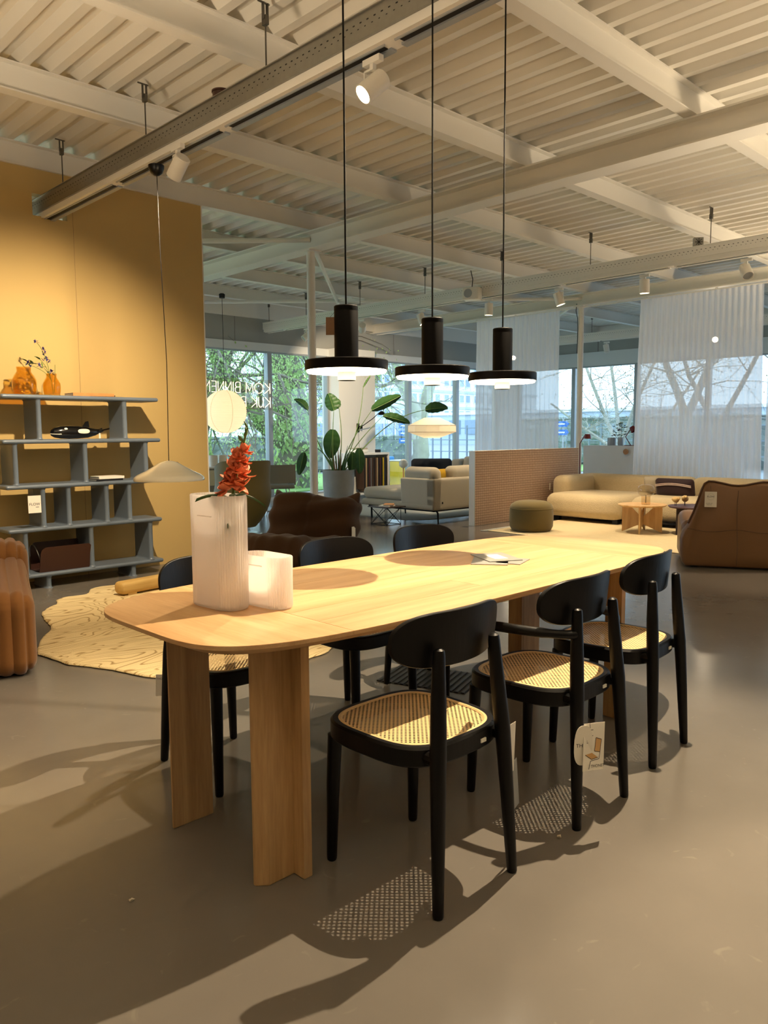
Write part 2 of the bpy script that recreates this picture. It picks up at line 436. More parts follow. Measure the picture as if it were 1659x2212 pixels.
def m_panel():
    mt, nt, p = new_mat('woven_panel'); L = nt.links.new
    tc = nt.nodes.new('ShaderNodeTexCoord')
    sp = nt.nodes.new('ShaderNodeSeparateXYZ'); cb = nt.nodes.new('ShaderNodeCombineXYZ')
    L(tc.outputs['Object'], sp.inputs[0]); L(sp.outputs['X'], cb.inputs['X']); L(sp.outputs['Z'], cb.inputs['Y'])
    def br(wd, ht, mo, off):
        b = nt.nodes.new('ShaderNodeTexBrick'); b.inputs['Scale'].default_value = 1; b.inputs['Brick Width'].default_value = wd; b.inputs['Row Height'].default_value = ht
        b.inputs['Mortar Size'].default_value = mo; b.offset = off; b.inputs['Mortar Smooth'].default_value = .2
        b.inputs['Color1'].default_value = lin('#D6BAA2'); b.inputs['Color2'].default_value = lin('#CFB098'); b.inputs['Mortar'].default_value = lin('#86695A')
        L(cb.outputs[0], b.inputs['Vector']); return b
    b1 = br(.085, .034, .0028, .5); b2 = br(.0425, .068, .0022, .0)
    mx = nt.nodes.new('ShaderNodeMix'); mx.data_type = 'RGBA'; mx.blend_type = 'DARKEN'; mx.inputs[0].default_value = .8
    L(b1.outputs['Color'], mx.inputs[6]); L(b2.outputs['Color'], mx.inputs[7]); L(mx.outputs[2], p.inputs['Base Color'])
    p.inputs['Roughness'].default_value = .85
m_panel()

def m_woodrug():
    mt, nt, p = new_mat('woodgrain_rug'); L = nt.links.new
    tc = nt.nodes.new('ShaderNodeTexCoord'); mp = nt.nodes.new('ShaderNodeMapping')
    mp.inputs['Rotation'].default_value = (0, 0, .75); mp.inputs['Scale'].default_value = (.55, 1.5, 1)
    n = nt.nodes.new('ShaderNodeTexNoise'); n.inputs['Scale'].default_value = 1.5; n.inputs['Detail'].default_value = 2.5; n.inputs['Distortion'].default_value = .8
    L(tc.outputs['Object'], mp.inputs['Vector']); L(mp.outputs[0], n.inputs['Vector'])
    ml = nt.nodes.new('ShaderNodeMath'); ml.operation = 'MULTIPLY'; ml.inputs[1].default_value = 30
    fr = nt.nodes.new('ShaderNodeMath'); fr.operation = 'FRACT'
    L(n.outputs['Fac'], ml.inputs[0]); L(ml.outputs[0], fr.inputs[0])
    rp = nt.nodes.new('ShaderNodeValToRGB'); e = rp.color_ramp.elements
    e[0].position = 0; e[0].color = lin('#E6D2A0'); e[1].position = 1; e[1].color = lin('#E2CD9A')
    for ps, cl in ((.74, '#E4CF9C'), (.86, '#AC8D5A'), (.93, '#B09260')): k = e.new(ps); k.color = lin(cl)
    L(fr.outputs[0], rp.inputs['Fac']); L(rp.outputs['Color'], p.inputs['Base Color']); p.inputs['Roughness'].default_value = .95
    n2 = nt.nodes.new('ShaderNodeTexNoise'); n2.inputs['Scale'].default_value = 160
    b = nt.nodes.new('ShaderNodeBump'); b.inputs['Strength'].default_value = .5; b.inputs['Distance'].default_value = .006
    L(tc.outputs['Object'], n2.inputs['Vector']); L(n2.outputs['Fac'], b.inputs['Height']); L(b.outputs['Normal'], p.inputs['Normal'])
m_woodrug()
# ---------------------------------------------------------------- the room shell
X0, X1, Y0, Y1 = -5.5, 16.9, -5.0, 12.32
struct(MB().box(X0, X1 + .2, Y0, Y1 + .2, -.12, 0).build('floor', 'floor_resin', smooth=0))

# corrugated roof deck: trapezoid ribs along y
def deck():
    b = MB(); pitch = .2; prof = []; x = X0
    while x < X1 + .3:
        prof += [(x, 3.765), (x + .06, 3.765), (x + .095, 3.825), (x + .165, 3.825)]; x += pitch
    prof.append((x, 3.765))
    n = len(prof); ys = [Y0, Y1 + .2]
    vs = [(px, y, pz) for y in ys for px, pz in prof] + [(X0, Y0, 3.95), (x, Y0, 3.95), (X0, Y1 + .2, 3.95), (x, Y1 + .2, 3.95)]
    fs = [(i, n + i, n + i + 1, i + 1) for i in range(n - 1)]
    k = 2 * n; fs.append((k, k + 1, k + 3, k + 2))
    b.add(vs, fs); return b
ceiling = struct(deck().build('ceiling', 'deck_white', smooth=0))

def ibeam(name, axis, c, z0, z1, w, t, a, b2, m='paint_white'):
    b = MB()
    def bx(lo, hi, za, zb):
        if axis == 'y': b.box(c + lo, c + hi, a, b2, za, zb)
        else: b.box(a, b2, c + lo, c + hi, za, zb)
    bx(-w/2, w/2, z0, z0 + t); bx(-w/2, w/2, z1 - t, z1); bx(-t/2, t/2, z0 + t, z1 - t)
    return b.build(name, m, ceiling, smooth=0)
for bxc in (0.0, 5.85, 11.69): ibeam('roof_beam', 'y', bxc, 3.38, 3.572, .2, .014, Y0, Y1)
for py in (-3.2, -1.73, -.26, 1.21, 2.70, 4.20, 5.66, 7.12, 8.58, 10.05, 11.5):
    ibeam('purlin', 'x', py, 3.575, 3.765, .1, .01, X0, X1)
for (a, b_) in (((11.69, 7.26), (6.7, 12.25)), ((5.85, 7.2), (10.9, 12.25)), ((5.85, 7.2), (1.0, 12.0)), ((11.69, 7.26), (16.6, 12.1))):
    MB().tube([(a[0], a[1], 3.5), (b_[0], b_[1], 3.5)], .028, 10).build('wind_brace', 'paint_white', ceiling)
b = MB()
b.box(8.64, 8.92, 9.6, 9.9, 3.46, 3.475); b.build('gusset_plate', 'paint_white', ceiling, smooth=0)

# ochre partition wall with the opening for the light rail
WY = 7.1
b = MB()
b.box(X0, 2.70, WY, WY + .1, 0, 3.575); b.box(3.0, 4.36, WY, WY + .1, 0, 3.575)
b.box(2.70, 3.0, WY, WY + .1, 0, 3.185); b.box(2.70, 3.0, WY, WY + .1, 3.37, 3.575)
wall_ochre = struct(b.build('wall_ochre', 'ochre_paint', smooth=0))
for sx in (3.05, 1.85):
    MB().box(sx - .0007, sx + .0007, WY - .0012, WY + .001, .0, 3.185 if sx > 2.7 and sx < 3 else 3.57).build('panel_seam', 'leather_edge', wall_ochre, smooth=0)
MB().box(4.36, 4.372, WY - .002, WY + .102, 0, 3.575).build('edge_trim', 'paint_white', wall_ochre, smooth=0)
struct(MB().box(X0 - .1, X0, Y0, Y1 + .2, 0, 3.95).build('wall_left', 'wall_white', smooth=0))
struct(MB().box(X0, X1, Y0 - .1, Y0, 0, 3.95).build('wall_rear', 'wall_white', smooth=0))

# facade along x (far left) and facade along y (far right)
b = MB(); b.box(X0, X1 + .2, Y1, Y1 + .2, 2.99, 3.45); wf = struct(b.build('wall_far', 'header_grey', smooth=0))
MB().box(X0, X1 + .2, Y1 - .06, Y1 + .2, 3.43, 3.77).build('edge_beam', 'paint_white', wf, smooth=0)
MB().box(X0, X1 + .2, Y1 - .03, Y1 + .14, 2.84, 2.985).build('window_head', 'frame_white', wf, smooth=0)
MB().box(X0, X1 + .2, Y1 - .03, Y1 + .14, 0, .07).build('window_sill', 'frame_white', wf, smooth=0)
for jx in (8.2, 12.3):
    MB().box(jx, jx + .012, Y1 - .004, Y1 + .01, 2.99, 3.43).build('joint', 'ink_grey', wf, smooth=0)
b = MB(); b.box(X1, X1 + .2, Y0, Y1, 3.19, 3.62); wr = struct(b.build('wall_right', 'header_grey', smooth=0))
MB().box(X1 - .05, X1 + .2, Y0, Y1, 3.6, 3.77).build('edge_beam', 'paint_white', wr, smooth=0)
MB().box(X1 - .03, X1 + .14, Y0, Y1, 2.86, 3.185).build('window_head', 'frame_white', wr, smooth=0)
MB().box(X1 - .03, X1 + .14, Y0, Y1, 0, .07).build('window_sill', 'frame_white', wr, smooth=0)
for jy in (10.0, 7.0, 4.2):
    MB().box(X1 - .004, X1 + .01, jy, jy + .03, 3.19, 3.6).build('joint', 'ink_grey', wr, smooth=0)
wn = [0]
def window(a, b2, axis, z1):
    wn[0] += 1
    e = bpy.data.objects.new('window_%d' % wn[0], None); C.objects.link(e); e['kind'] = 'structure'
    fr = MB(); pn = MB(); t = .05
    def bx(o, lo, hi, d0, d1, za, zb):
        if axis == 'x': o.box(lo, hi, Y1 + d0, Y1 + d1, za, zb)
        else: o.box(X1 + d0, X1 + d1, lo, hi, za, zb)
    bx(fr, a, a + t, -.03, .09, .07, z1); bx(fr, b2 - t, b2, -.03, .09, .07, z1)
    bx(fr, a + t, b2 - t, -.01, .07, .07, .11); bx(fr, a + t, b2 - t, -.01, .07, z1 - .03, z1)
    bx(pn, a + t, b2 - t, .03, .036, .11, z1 - .03)
    f_ = fr.build('window_frame', 'frame_grey', e, smooth=0); pn.build('pane', 'pane_glass', f_, smooth=0)
xs = [4.5, 5.98, 7.46, 8.95, 10.42]
for i in range(len(xs) - 1): window(xs[i], xs[i+1], 'x', 2.84)
xs = [11.42, 12.79, 14.43, 16.05]
for i in range(len(xs) - 1): window(xs[i], xs[i+1], 'x', 2.84)
ys = [Y1 - 1.66 * i for i in range(9)]
for i in range(len(ys) - 1): window(ys[i+1], ys[i], 'y', 2.86)
struct(MB().box(10.42, 11.42, Y1 - .33, Y1 + .2, 0, 2.99).build('wall_pier', 'wall_white', smooth=0))
struct(MB().box(16.05, X1, Y1, Y1 + .2, 0, 2.99).build('wall_corner', 'wall_white', smooth=0))

def column(x, y, label):
    t = thing('steel_column', label, 'column', (x, y, 0))
    MB().tube([(0, 0, .012), (0, 0, 3.37)], .048, 24).build('shaft', 'paint_white', t)
    MB().box(-.11, .11, -.11, .11, 0, .012).build('base_plate', 'paint_white', t, smooth=0)
    MB().box(-.09, .09, -.09, .09, 3.365, 3.38).build('cap_plate', 'paint_white', t, smooth=0)
column(5.85, 7.2, 'slim white round steel column rising behind the dark brown quilted lounge chair')
column(11.69, 7.26, 'slim white round steel column between the two sheer curtains')
t = thing('power_cable', 'black power cable running down the top of the second column', 'cable', (11.63, 7.29, 2.9))
MB().tube([(0, .02, .52), (-.02, .02, .40), (0, 0, .28), (.01, .0, .10), (.005, 0, -.3)], .006, 6).build('sheath', 'black_metal', t)
# ---------------------------------------------------------------- dining table
TZ = .757
TC = (2.258, 2.03)
tab = thing('dining_table', 'long oak dining table with rounded boat-shaped top and slab legs', 'table', (*TC, 0))
OUT = superell(1.248, .474, 4.6, 128)
def plank(poly, mtl):
    poly = dedupe(poly)
    MB().prism(poly, [(.0, TZ - .012), (.0, TZ - .0012), (.0007, TZ)]).build('tabletop_board', mtl, tab, smooth=20)
e0 = -.845
plank(clip(OUT, x=e0 - .0005, keep=-1), 'oak_y'); plank(clip(OUT, x=-e0 + .0005, keep=1), 'oak_y')
mid = clip(clip(OUT, x=e0 + .0005, keep=1), x=-e0 - .0005, keep=-1)
cuts = [-.6, -.3, -.16, .03, .19, .34, .6]
for i in range(len(cuts) - 1):
    p = clip(clip(mid, y=cuts[i] + .0004, keep=1), y=cuts[i+1] - .0004, keep=-1)
    if i % 2 == 0 or i == 3: plank(p, 'oak_x')
    else:
        xc = (-.1, .25, -.3)[i // 2]
        plank(clip(p, x=xc - .0004, keep=-1), 'oak_x'); plank(clip(p, x=xc + .0004, keep=1), 'oak_x')
MB().prism(OUT, [(.062, TZ - .036), (.05, TZ - .036), (.006, TZ - .0125), (.002, TZ - .012)]).build('tabletop_body', 'oak_x', tab, smooth=20)
for sx in (-1, 1):
    for sy in (-1, 1):
        b = MB()
        x_in = sx * .905; x_out = sx * 1.04; yb = sy * .228
        sl1 = [(x_out, yb), (x_in, yb), (x_in, yb + sy * .034), (x_out + -sx * .03, yb + sy * .034), (x_out, yb + sy * .008)]
        sl2 = [(x_in + sx * .014, sy * .229), (x_in + sx * .014, sy * .31), (x_in - sx * .016, sy * .31), (x_in - sx * .016, sy * .229)]
        for pl in (sl1, sl2):
            ar = sum(pl[i-1][0] * pl[i][1] - pl[i][0] * pl[i-1][1] for i in range(len(pl)))
            if ar < 0: pl = pl[::-1]
            b.prism(pl, [(.002, 0), (0, .003), (0, TZ - .034)])
        b.build('leg', 'oak_z', tab, smooth=20)

# ---------------------------------------------------------------- dining chairs
def cane_mesh():
    inner = lambda x, y: (abs(x) / (.187 + .03 * y)) ** 3.4 + (abs(y - .035) / .19) ** 3.4
    b = MB(); p = .0118; hr = .0036; c45 = math.cos(PI/4)
    for i in range(-26, 27):
        for j in range(-26, 27):
            cx, cy = (i - j) * p * c45, (i + j) * p * c45 + .035
            q = inner(cx, cy)
            if q > 1.12: continue
            h = p / 2
            sq = [(-h, -h), (h, -h), (h, h), (-h, h)]
            R = lambda x, y: (cx + (x - y) * c45, cy + (x + y) * c45, .449)
            if q > .93:
                b.add([R(*s) for s in sq], [(0, 1, 2, 3)]); continue
            oc = []
            for k in range(8):
                a = -3 * PI/4 + PI/8 + k * PI/4
                oc.append((hr * math.cos(a), hr * math.sin(a)))
            vs = [R(*s) for s in sq] + [R(*o) for o in oc]
            fs = []
            for k in range(4):
                fs.append((k, (k + 1) % 4, 4 + 2*k + 1, 4 + 2*k))
                fs.append((k, 4 + 2*k, 4 + (2*k - 1) % 8))
            b.add(vs, fs)
    return b
def seat_outline(g, k=56):
    o = []
    for x, y in superell(1, 1, 3.4, k): 
        yy = .035 + y * (.214 + g); o.append((x * (.212 + g + .03 * yy), yy))
    return o
def make_chair(arms=False):
    t = thing('dining_chair', 'x', 'chair')
    # seat frame ring
    so, si = seat_outline(0), seat_outline(-.026); b = MB(); n = len(so)
    prof = [(seat_outline(-.004), .397), (seat_outline(0), .402), (seat_outline(0), .447), (seat_outline(-.006), .454), (seat_outline(-.022), .4535), (si, .448), (si, .40)]
    rings = [[(x, y, z) for x, y in o] for o, z in prof]
    b.rings(rings + [rings[0]], True, False, False); b.build('seat_frame', 'black_stain', t)
    cane_mesh().build('cane_seat', 'cane', t, smooth=0)
    b = MB(); r1, r2 = seat_outline(-.02), seat_outline(-.032)
    b.rings([[(x, y, .4505) for x, y in r2], [(x, y, .4545) for x, y in seat_outline(-.027)], [(x, y, .4535) for x, y in r1]], True, False, False)
    b.build('cane_border', 'cane_edge', t)
    for s in (-1, 1):
        MB().tube([(s*.178, .212, 0), (s*.1775, .2115, .006), (s*.174, .205, .25), (s*.17, .198, .40)], [.0135, .0155, .0205, .0225], 14).build('leg', 'black_stain', t)
        MB().tube([(s*.163, -.214, 0), (s*.1625, -.2135, .006), (s*.150, -.202, .25), (s*.139, -.192, .44), (s*.127, -.182, .58), (s*.1175, -.175, .706), (s*.1168, -.1745, .720), (s*.1165, -.174, .725)],
                  [.0135, .0155, .0205, .0235, .022, .0175, .0155, .008], 14).build('leg', 'black_stain', t)
        b = MB(); b.tube([(s*.135, -.10, .425), (s*.138, -.14, .425), (s*.140, -.190, .425)], [.02, .019, .02], 10); b.build('bracket', 'black_stain', t)
        if arms:
            pts = bez((s*.123, -.180, .640), (s*.22, -.165, .65), (s*.25, -.02, .655), (s*.240, .08, .648), 14) + [(s*.2395, .085, .648), (s*.239, .09, .648)]
            MB().tube(pts, [.015] * 6 + [.017] * (len(pts) - 8) + [.013, .006], 12).build('armrest', 'black_stain', t)
    # curved backrest
    nu, nv = 36, 16
    prof = []
    for i in range(nu + 1):
        a = -math.cos(PI * i / nu)
        hh = .076 * max(0, 1 - abs(a) ** 4.2) ** .42 + .001
        ring = []
        for k in range(nv):
            q = k / nv * 4; sd = int(q); f = q - sd
            # rounded slab section: up the front, over the top, down the back, under
            t_ = .0075
            if sd == 0: zz, yy = -1 + 2*f, t_
            elif sd == 1: zz, yy = 1 + .04 * math.sin(PI*f), t_ * math.cos(PI*f)
            elif sd == 2: zz, yy = 1 - 2*f, -t_
            else: zz, yy = -1 - .04 * math.sin(PI*f), -t_ * math.cos(PI*f)
            z = .740 + hh * zz
            ring.append((a * .222, -.152 + .066 * a * a - (z - .66) * .10 + yy, z))
        prof.append(ring)
    MB().rings(prof, True, True, True).build('backrest', 'black_stain', t)
    MB().box(.055, .078, -.1815, -.1765, .416, .427).build('maker_plate', 'card_white', t, smooth=0)
    return t
ch = make_chair(); arm = make_chair(True)
GR = 'black cane-seat dining chairs around the oak table'
def put(o, x, y, deg, label):
    o.location = (x, y, 0); o.rotation_euler = (0, 0, math.radians(deg)); tag(o, label, 'chair', GR); return o
put(ch, 1.645, 1.536, -.5, 'armless black cane-seat dining chair nearest the camera, its back turned, leaflets on its leg')
put(arm, 2.312, 1.537, 1.5, 'black cane-seat dining chair with curved armrests and a printed chair tag')
put(copy_tree(ch), 2.92, 1.595, 4.5, 'armless black cane-seat dining chair at the far end of the near row, beyond the armchair')
put(copy_tree(ch), 1.632, 2.567, 180, 'black cane-seat dining chair half hidden behind the tall frosted vase and table leg')
put(copy_tree(ch), 2.30, 2.575, 181, 'black cane-seat dining chair across the table, middle of the far row')
put(copy_tree(ch), 2.93, 2.62, 180, 'black cane-seat dining chair across the table, last of the far row by the leaflets')

# ---------------------------------------------------------------- hang tags on the chairs
def lettering(txt, size, mt, parent, M):
    me = text_mesh(txt, size, 'lettering', mt); me.transform(M); return link('lettering', me, parent)
def frame_M(o, u, v):
    """plane basis: origin o, x axis u, y axis v"""
    u = Vector(u).normalized(); v = Vector(v); v = (v - u * v.dot(u)).normalized(); n = u.cross(v)
    Mx = Matrix.Identity(4)
    for r in range(3): Mx[r][0] = u[r]; Mx[r][1] = v[r]; Mx[r][2] = n[r]; Mx[r][3] = o[r]
    return Mx
def card(name, w, h, M, parent, mtl='card_white', th=.0012):
    return MB().box(-w/2, w/2, -h/2, h/2, -th, 0, M).build(name, mtl, parent, smooth=0)
# printed tag on the armchair
A = Vector((2.158, 1.283, .292))
t = thing('hang_tag', 'white card tag printed with a cantilever chair, tied to the armchair leg', 'tag', A)
Mc = frame_M((.012, -.012, 0), (.93, -.36, -.06), (.03, .05, 1)) @ Matrix.Scale(1.2, 4)
cd = card('card', .068, .128, Mc, t)
Mr = frame_M((-.022, .006, .008), (.8, -.55, 0), (-.12, .0, 1)) @ Matrix.Scale(1.1, 4)
rnd = [(x * 1, y) for x, y in superell(.028, .062, 2.6, 28)]
rc = MB().prism(rnd, [(0, -.001), (0, 0)], Mr).build('round_card', 'card_white', t, smooth=0)
MB().tube([(-.012, -.012, .068), (-.006, -.004, .10), (-.002, .0, .16)], .0007, 5).build('string', 'ink', t)
UP = Matrix.Translation((0, 0, .0007))
lettering('THONET', .011, 'ink', cd, Mc @ Matrix.Translation((.014, -.053, .0005)))
lettering('TH', .016, 'ink', rc, Mr @ Matrix.Translation((-.012, .0, .0005)) )
b = MB(); b.box(-.024, -.004, .0295, .031, .0003, .0006, Mc); b.build('printed_bar', 'ink', cd, smooth=0)
b = MB()
for i, (l0, l1) in enumerate(((.046, .02), (.041, .01), (.037, .016), (.022, .008), (.017, .006), (.012, .008))):
    b.box(-.024, -.024 + l1, l0 - .0012, l0 + .0012, .0003, .0005, Mc)
b.build('printed_text', 'ink_grey', cd, smooth=0)
b = MB(); b.add([Mc @ Vector(p) for p in ((.002, -.012, .0004), (.02, -.016, .0004), (.024, .018, .0004), (.006, .024, .0004))], [(0, 1, 2, 3)])
b.add([Mc @ Vector(p) for p in ((-.028, -.02, .0004), (-.008, -.034, .0004), (.014, -.03, .0004), (-.006, -.016, .0004))], [(0, 1, 2, 3)])
b.build('printed_chair', 'tan_print', cd, smooth=0)
b = MB()
for pts in ([(-.008, -.034), (.014, -.03)], [(-.008, -.033), (-.028, -.02)], [(.002, -.012), (.006, .024), (.024, .018), (.02, -.016), (.002, -.012)], [(.02, -.016), (.018, -.034), (-.01, -.038), (-.015, -.06)]):
    for (x0, y0), (x1, y1) in zip(pts, pts[1:]):
        d = Vector((x1-x0, y1-y0)).normalized() * .0008; nn = Vector((-d.y, d.x))
        b.add([Mc @ Vector((x0 + nn.x, y0 + nn.y, .0006)), Mc @ Vector((x0 - nn.x, y0 - nn.y, .0006)), Mc @ Vector((x1 - nn.x, y1 - nn.y, .0006)), Mc @ Vector((x1 + nn.x, y1 + nn.y, .0006))], [(0, 1, 2, 3)])
b.build('printed_outline', 'ink', cd, smooth=0)
# leaflets on the nearest chair's rear leg
t = thing('hang_tag', 'folded white leaflet and price card hanging edge-on from the nearest chair', 'tag', (1.838, 1.352, .36))
Mc = frame_M((0, 0, 0), (.98, .15, 0), (-.42, -.1, 1)); card('card', .045, .155, Mc, t)
Mc = frame_M((.030, .008, -.125), (.95, .25, .1), (-.30, -.05, 1)); card('leaflet', .055, .15, Mc, t, 'card_grey')
MB().tube([(-.03, .0, .075), (-.05, .0, .09), (-.07, .02, .10)], .0007, 5).build('string', 'ink', t)
# tag on the chair behind the vase
t = thing('hang_tag', 'small white card tag on the chair leg behind the table end', 'tag', (1.495, 2.80, .305))
Mc = frame_M((-.02, -.01, 0), (.72, -.69, 0), (.2, 0, 1)); card('card', .05, .085, Mc, t); lettering('THONET', .011, 'ink', t, Mc @ Matrix.Translation((0, .025, .0006)))
MB().tube([(-.01, -.01, .04), (.02, -.01, .07)], .0007, 5).build('string', 'ink', t)

# ---------------------------------------------------------------- frosted vases, gladiolus, leaflets on the table
def stadium(L, W, k=20):
    r = W / 2; o = []
    for s, a0 in ((1, -PI/2), (-1, PI/2)):
        for i in range(k + 1):
            a = a0 + PI * i / k; o.append((s * (L/2 - r) + r * math.cos(a), r * math.sin(a)))
    return o
def rib_vase(name, label, L, W, Hh, loc, rot):
    t = thing(name, label, 'vase', loc, rot)
    base = stadium(L, W, 40); n = len(base); b = MB()
    # finely fluted outline at the rounded ends
    per = []
    for i, (x, y) in enumerate(base):
        r = math.hypot(max(0, abs(x) - (L/2 - W/2)), y)
        flute = .0011 * (1 if i % 2 == 0 else -1)
        dx = math.copysign(max(0, abs(x) - (L/2 - W/2)), x)
        d = math.hypot(dx, y) or 1
        per.append((x + dx / d * flute, y + y / d * flute))
    # extra points on the flat sides
    out = []
    for i in range(n):
        a, c = per[i], per[(i + 1) % n]; out.append(a)
        if math.hypot(a[0]-c[0], a[1]-c[1]) > .03:
            for q in range(1, 16):
                f = q / 16; fl = .0009 * (1 if q % 2 else -1); out.append((a[0] + (c[0]-a[0])*f, a[1] + (c[1]-a[1])*f + math.copysign(fl, a[1])))
    steps = [(.012, 0), (.003, .003), (0, .010), (0, Hh * .5), (-.001, Hh - .003), (.0005, Hh), (.004, Hh), (.005, Hh - .004), (.005, .012), (.014, .009)]
    b.prism(out, steps); b.build('vase_body', 'frosted_glass', t, smooth=50)
    for s in (-1, 1):
        MB().rbox(L * .34, .004, .004, .002, 3, c=(0, s * (W/2 + .0012), Hh * .82)).build('relief_line', 'frosted_glass', t)
    return t
rib_vase('frosted_vase', 'tall frosted ribbed glass vase holding coral flowers on the oak table', .215, .105, .355, (1.324, 2.103, TZ), math.radians(94))
rib_vase('frosted_vase', 'short empty frosted ribbed glass vase beside the tall one', .20, .088, .164, (1.434, 2.008, TZ), math.radians(93))

def petal(b, M, L, W, curl, cup):
    def fn(u, v):
        x = (u - .5) * W * math.sin(PI * min(1, .12 + v * .95)) ** .7
        y = L * v; z = curl * v * v * L + cup * abs(u - .5) * 2 * L * .25 + .05 * L * math.sin(9 * u) * v
        return (x, y, z)
    b.grid(fn, 6, 6, M=M)
def rot_to(d, roll=0):
    q = Vector(d).normalized().to_track_quat('Y', 'Z').to_matrix().to_4x4(); return q @ Matrix.Rotation(roll, 4, 'Y')
t = thing('gladiolus_stem', 'coral orange gladiolus spray standing in the tall frosted vase', 'flower', (1.332, 2.060, TZ))
stem = [(-.005, .02, .02), (.0, -.005, .2), (.005, -.022, .36), (.02, -.035, .46), (.045, -.05, .56)]
MB().tube(stem, [.006, .006, .0055, .0045, .003], 8).build('stem', 'stem_green', t)
random.seed(3)
rvp = Vector((.717, -.697, 0)); tcm = Vector((-.62, -.76, .05))      # picture right, towards the viewer
for i in range(11):
    f = i / 10; z = .368 + .118 * f; col_ = (-1, 1, 0)[i % 3]
    c = Vector((.004, -.022, z)) + rvp * (.030 * f + col_ * .021 * (1 - .45 * f)) + tcm * (.012 if col_ else .02)
    d = tcm * (1.0 if i % 4 else .3) + rvp * col_ * .9 + Vector((0, 0, .30))
    b = MB()
    for k in range(6):
        ax = d.normalized(); s1 = ax.cross(Vector((0, 0, 1))).normalized(); s2 = ax.cross(s1)
        ang = 2 * PI * k / 6 + i
        pd = ax * .40 + (s1 * math.cos(ang) + s2 * math.sin(ang)) * .78
        q = pd.normalized().to_track_quat('Y', 'Z').to_matrix()
        Mx = Matrix.Translation(c) @ q.to_4x4()
        petal(b, Mx, .030 + .008 * random.random() - .008 * f, .040 - .010 * f, random.uniform(-.2, .8), .5)
        if k == 0: bl = b.build('bloom', 'petal_coral', t, smooth=60)
        else: b.build('petal', 'petal_coral', bl, smooth=60)
        b = MB()
for i in range(5):
    f = i / 4; c = Vector((.026 + .018 * f, -.04 - .01 * f, .505 + .055 * f))
    MB().lathe([(.001, 0), (.006 - .002*f, .006), (.0065 - .003*f, .014), (.001, .024)], 8, M=Matrix.Translation(c) @ rot_to((math.cos(i*2.4), math.sin(i*2.4), 1.4)) @ Matrix.Rotation(-PI/2, 4, 'X')).build('bud', 'stem_green', t)
for (p, d, L, W, cu) in (((-.01, -.01, .345), (-.85, .25, .45), .085, .02, -.55), ((.015, -.02, .35), (.72, -.7, .35), .075, .018, -.8), ((0, -.015, .345), (-.2, -.7, .6), .05, .016, -.5), ((-.005, .0, .20), (-.3, -.5, .8), .10, .03, -.2), ((.01, -.02, .24), (.1, .3, .9), .09, .03, -.2)):
    b = MB(); q = Vector(d).normalized().to_track_quat('Y', 'Z').to_matrix().to_4x4(); petal(b, Matrix.Translation(p) @ q, L, W, cu, .3); b.build('leaf', 'leaf_green', t, smooth=60)
def leaflet(cx, cy, z, w, h, deg, label, mtl, blank=False):
    t = thing('brochure', label, 'brochure', (cx, cy, z), math.radians(deg), 'leaflets on the oak table')
    MB().box(-w/2, w/2, -h/2, h/2, 0, .0035).build('pages', mtl, t, smooth=0)
    if blank: MB().box(-w*.28, w*.28, -h*.2, h*.2, .0035, .0042).build('printed_panel', 'card_white', t, smooth=0)
leaflet(2.60, 2.03, TZ + .0003, .21, .15, 35, 'grey brochure lying at the bottom of the table pile', 'card_grey')
leaflet(2.67, 2.055, TZ + .0041, .21, .15, 62, 'grey brochure with pale front panel on top of the pile', 'card_grey', True)
leaflet(2.655, 1.955, TZ + .0003, .15, .105, 20, 'thin grey card poking out beside the brochure pile', 'card_grey')

# ---------------------------------------------------------------- floor bits near the table
t = thing('floor_grate', 'dark metal floor grate with parallel bars under the far chairs', 'grate', (3.0, 2.72, 0), math.radians(20))
for i in range(15):
    MB().box(-.165, .165, -.235 + i * .0335, -.2175 + i * .0335, .0, .006).build('bar', 'grate', t, smooth=0)
MB().box(-.17, .17, -.24, .24, -.001, .0012).build('pit', 'ink', t, smooth=0)
random.seed(11)
for i, (x, y, lb) in enumerate(((2.07, 1.33, 'small white paper scrap on the floor right of the nearest chair'), (1.16, 1.02, 'dark chip in the floor below the nearest chair'), (.93, 1.98, 'tiny pale crumb on the floor left of the near table leg'))):
    vs = [(.011 * math.cos(a) * random.uniform(.5, 1.1), .009 * math.sin(a) * random.uniform(.5, 1.1), random.uniform(.002, .009)) for a in [k * PI/4 for k in range(8)]]
    b = MB(); b.add(vs + [(v[0]*.6, v[1]*.6, 0) for v in vs] + [(0, 0, .008)], [(k, (k+1) % 8, 16) for k in range(8)] + [(k + 8, (k+1) % 8 + 8, (k+1) % 8, k) for k in range(8)])
    tag(b.build('paper_scrap', 'debris' if i != 1 else 'soil', loc=(x, y, .0002), smooth=0), lb, 'scrap')
# ---------------------------------------------------------------- blue-grey shelf against the ochre wall
SX0, SX1, SYF, SYB = 2.22, 3.60, 6.68, 7.0
SZ = [1.612, 1.243, .868, .506, .118]      # board centre heights
sh_ = thing('open_bookshelf', 'blue-grey lacquered open shelf unit with five boards against the ochre wall', 'shelf', (2.9, 6.84, 0))
ox, oy = 2.9, 6.84
for i, z in enumerate(SZ):
    x0, x1 = (SX0, SX1) if i != 1 else (SX0 - .01, SX1 + .01)
    MB().rbox(x1 - x0, SYB - SYF, .036, .0175, 4, c=((x0 + x1)/2 - ox, (SYF + SYB)/2 - oy, z)).build('shelf_board', 'shelf_blue', sh_, smooth=50)
UPR = [(0, 1, (2.517, 3.274)), (1, 2, (2.312, 2.897, 3.465)), (2, 3, (2.519, 2.735, 3.075, 3.29)), (3, 4, (2.36, 2.92, 3.485)), (4, 5, (2.535, 3.305))]
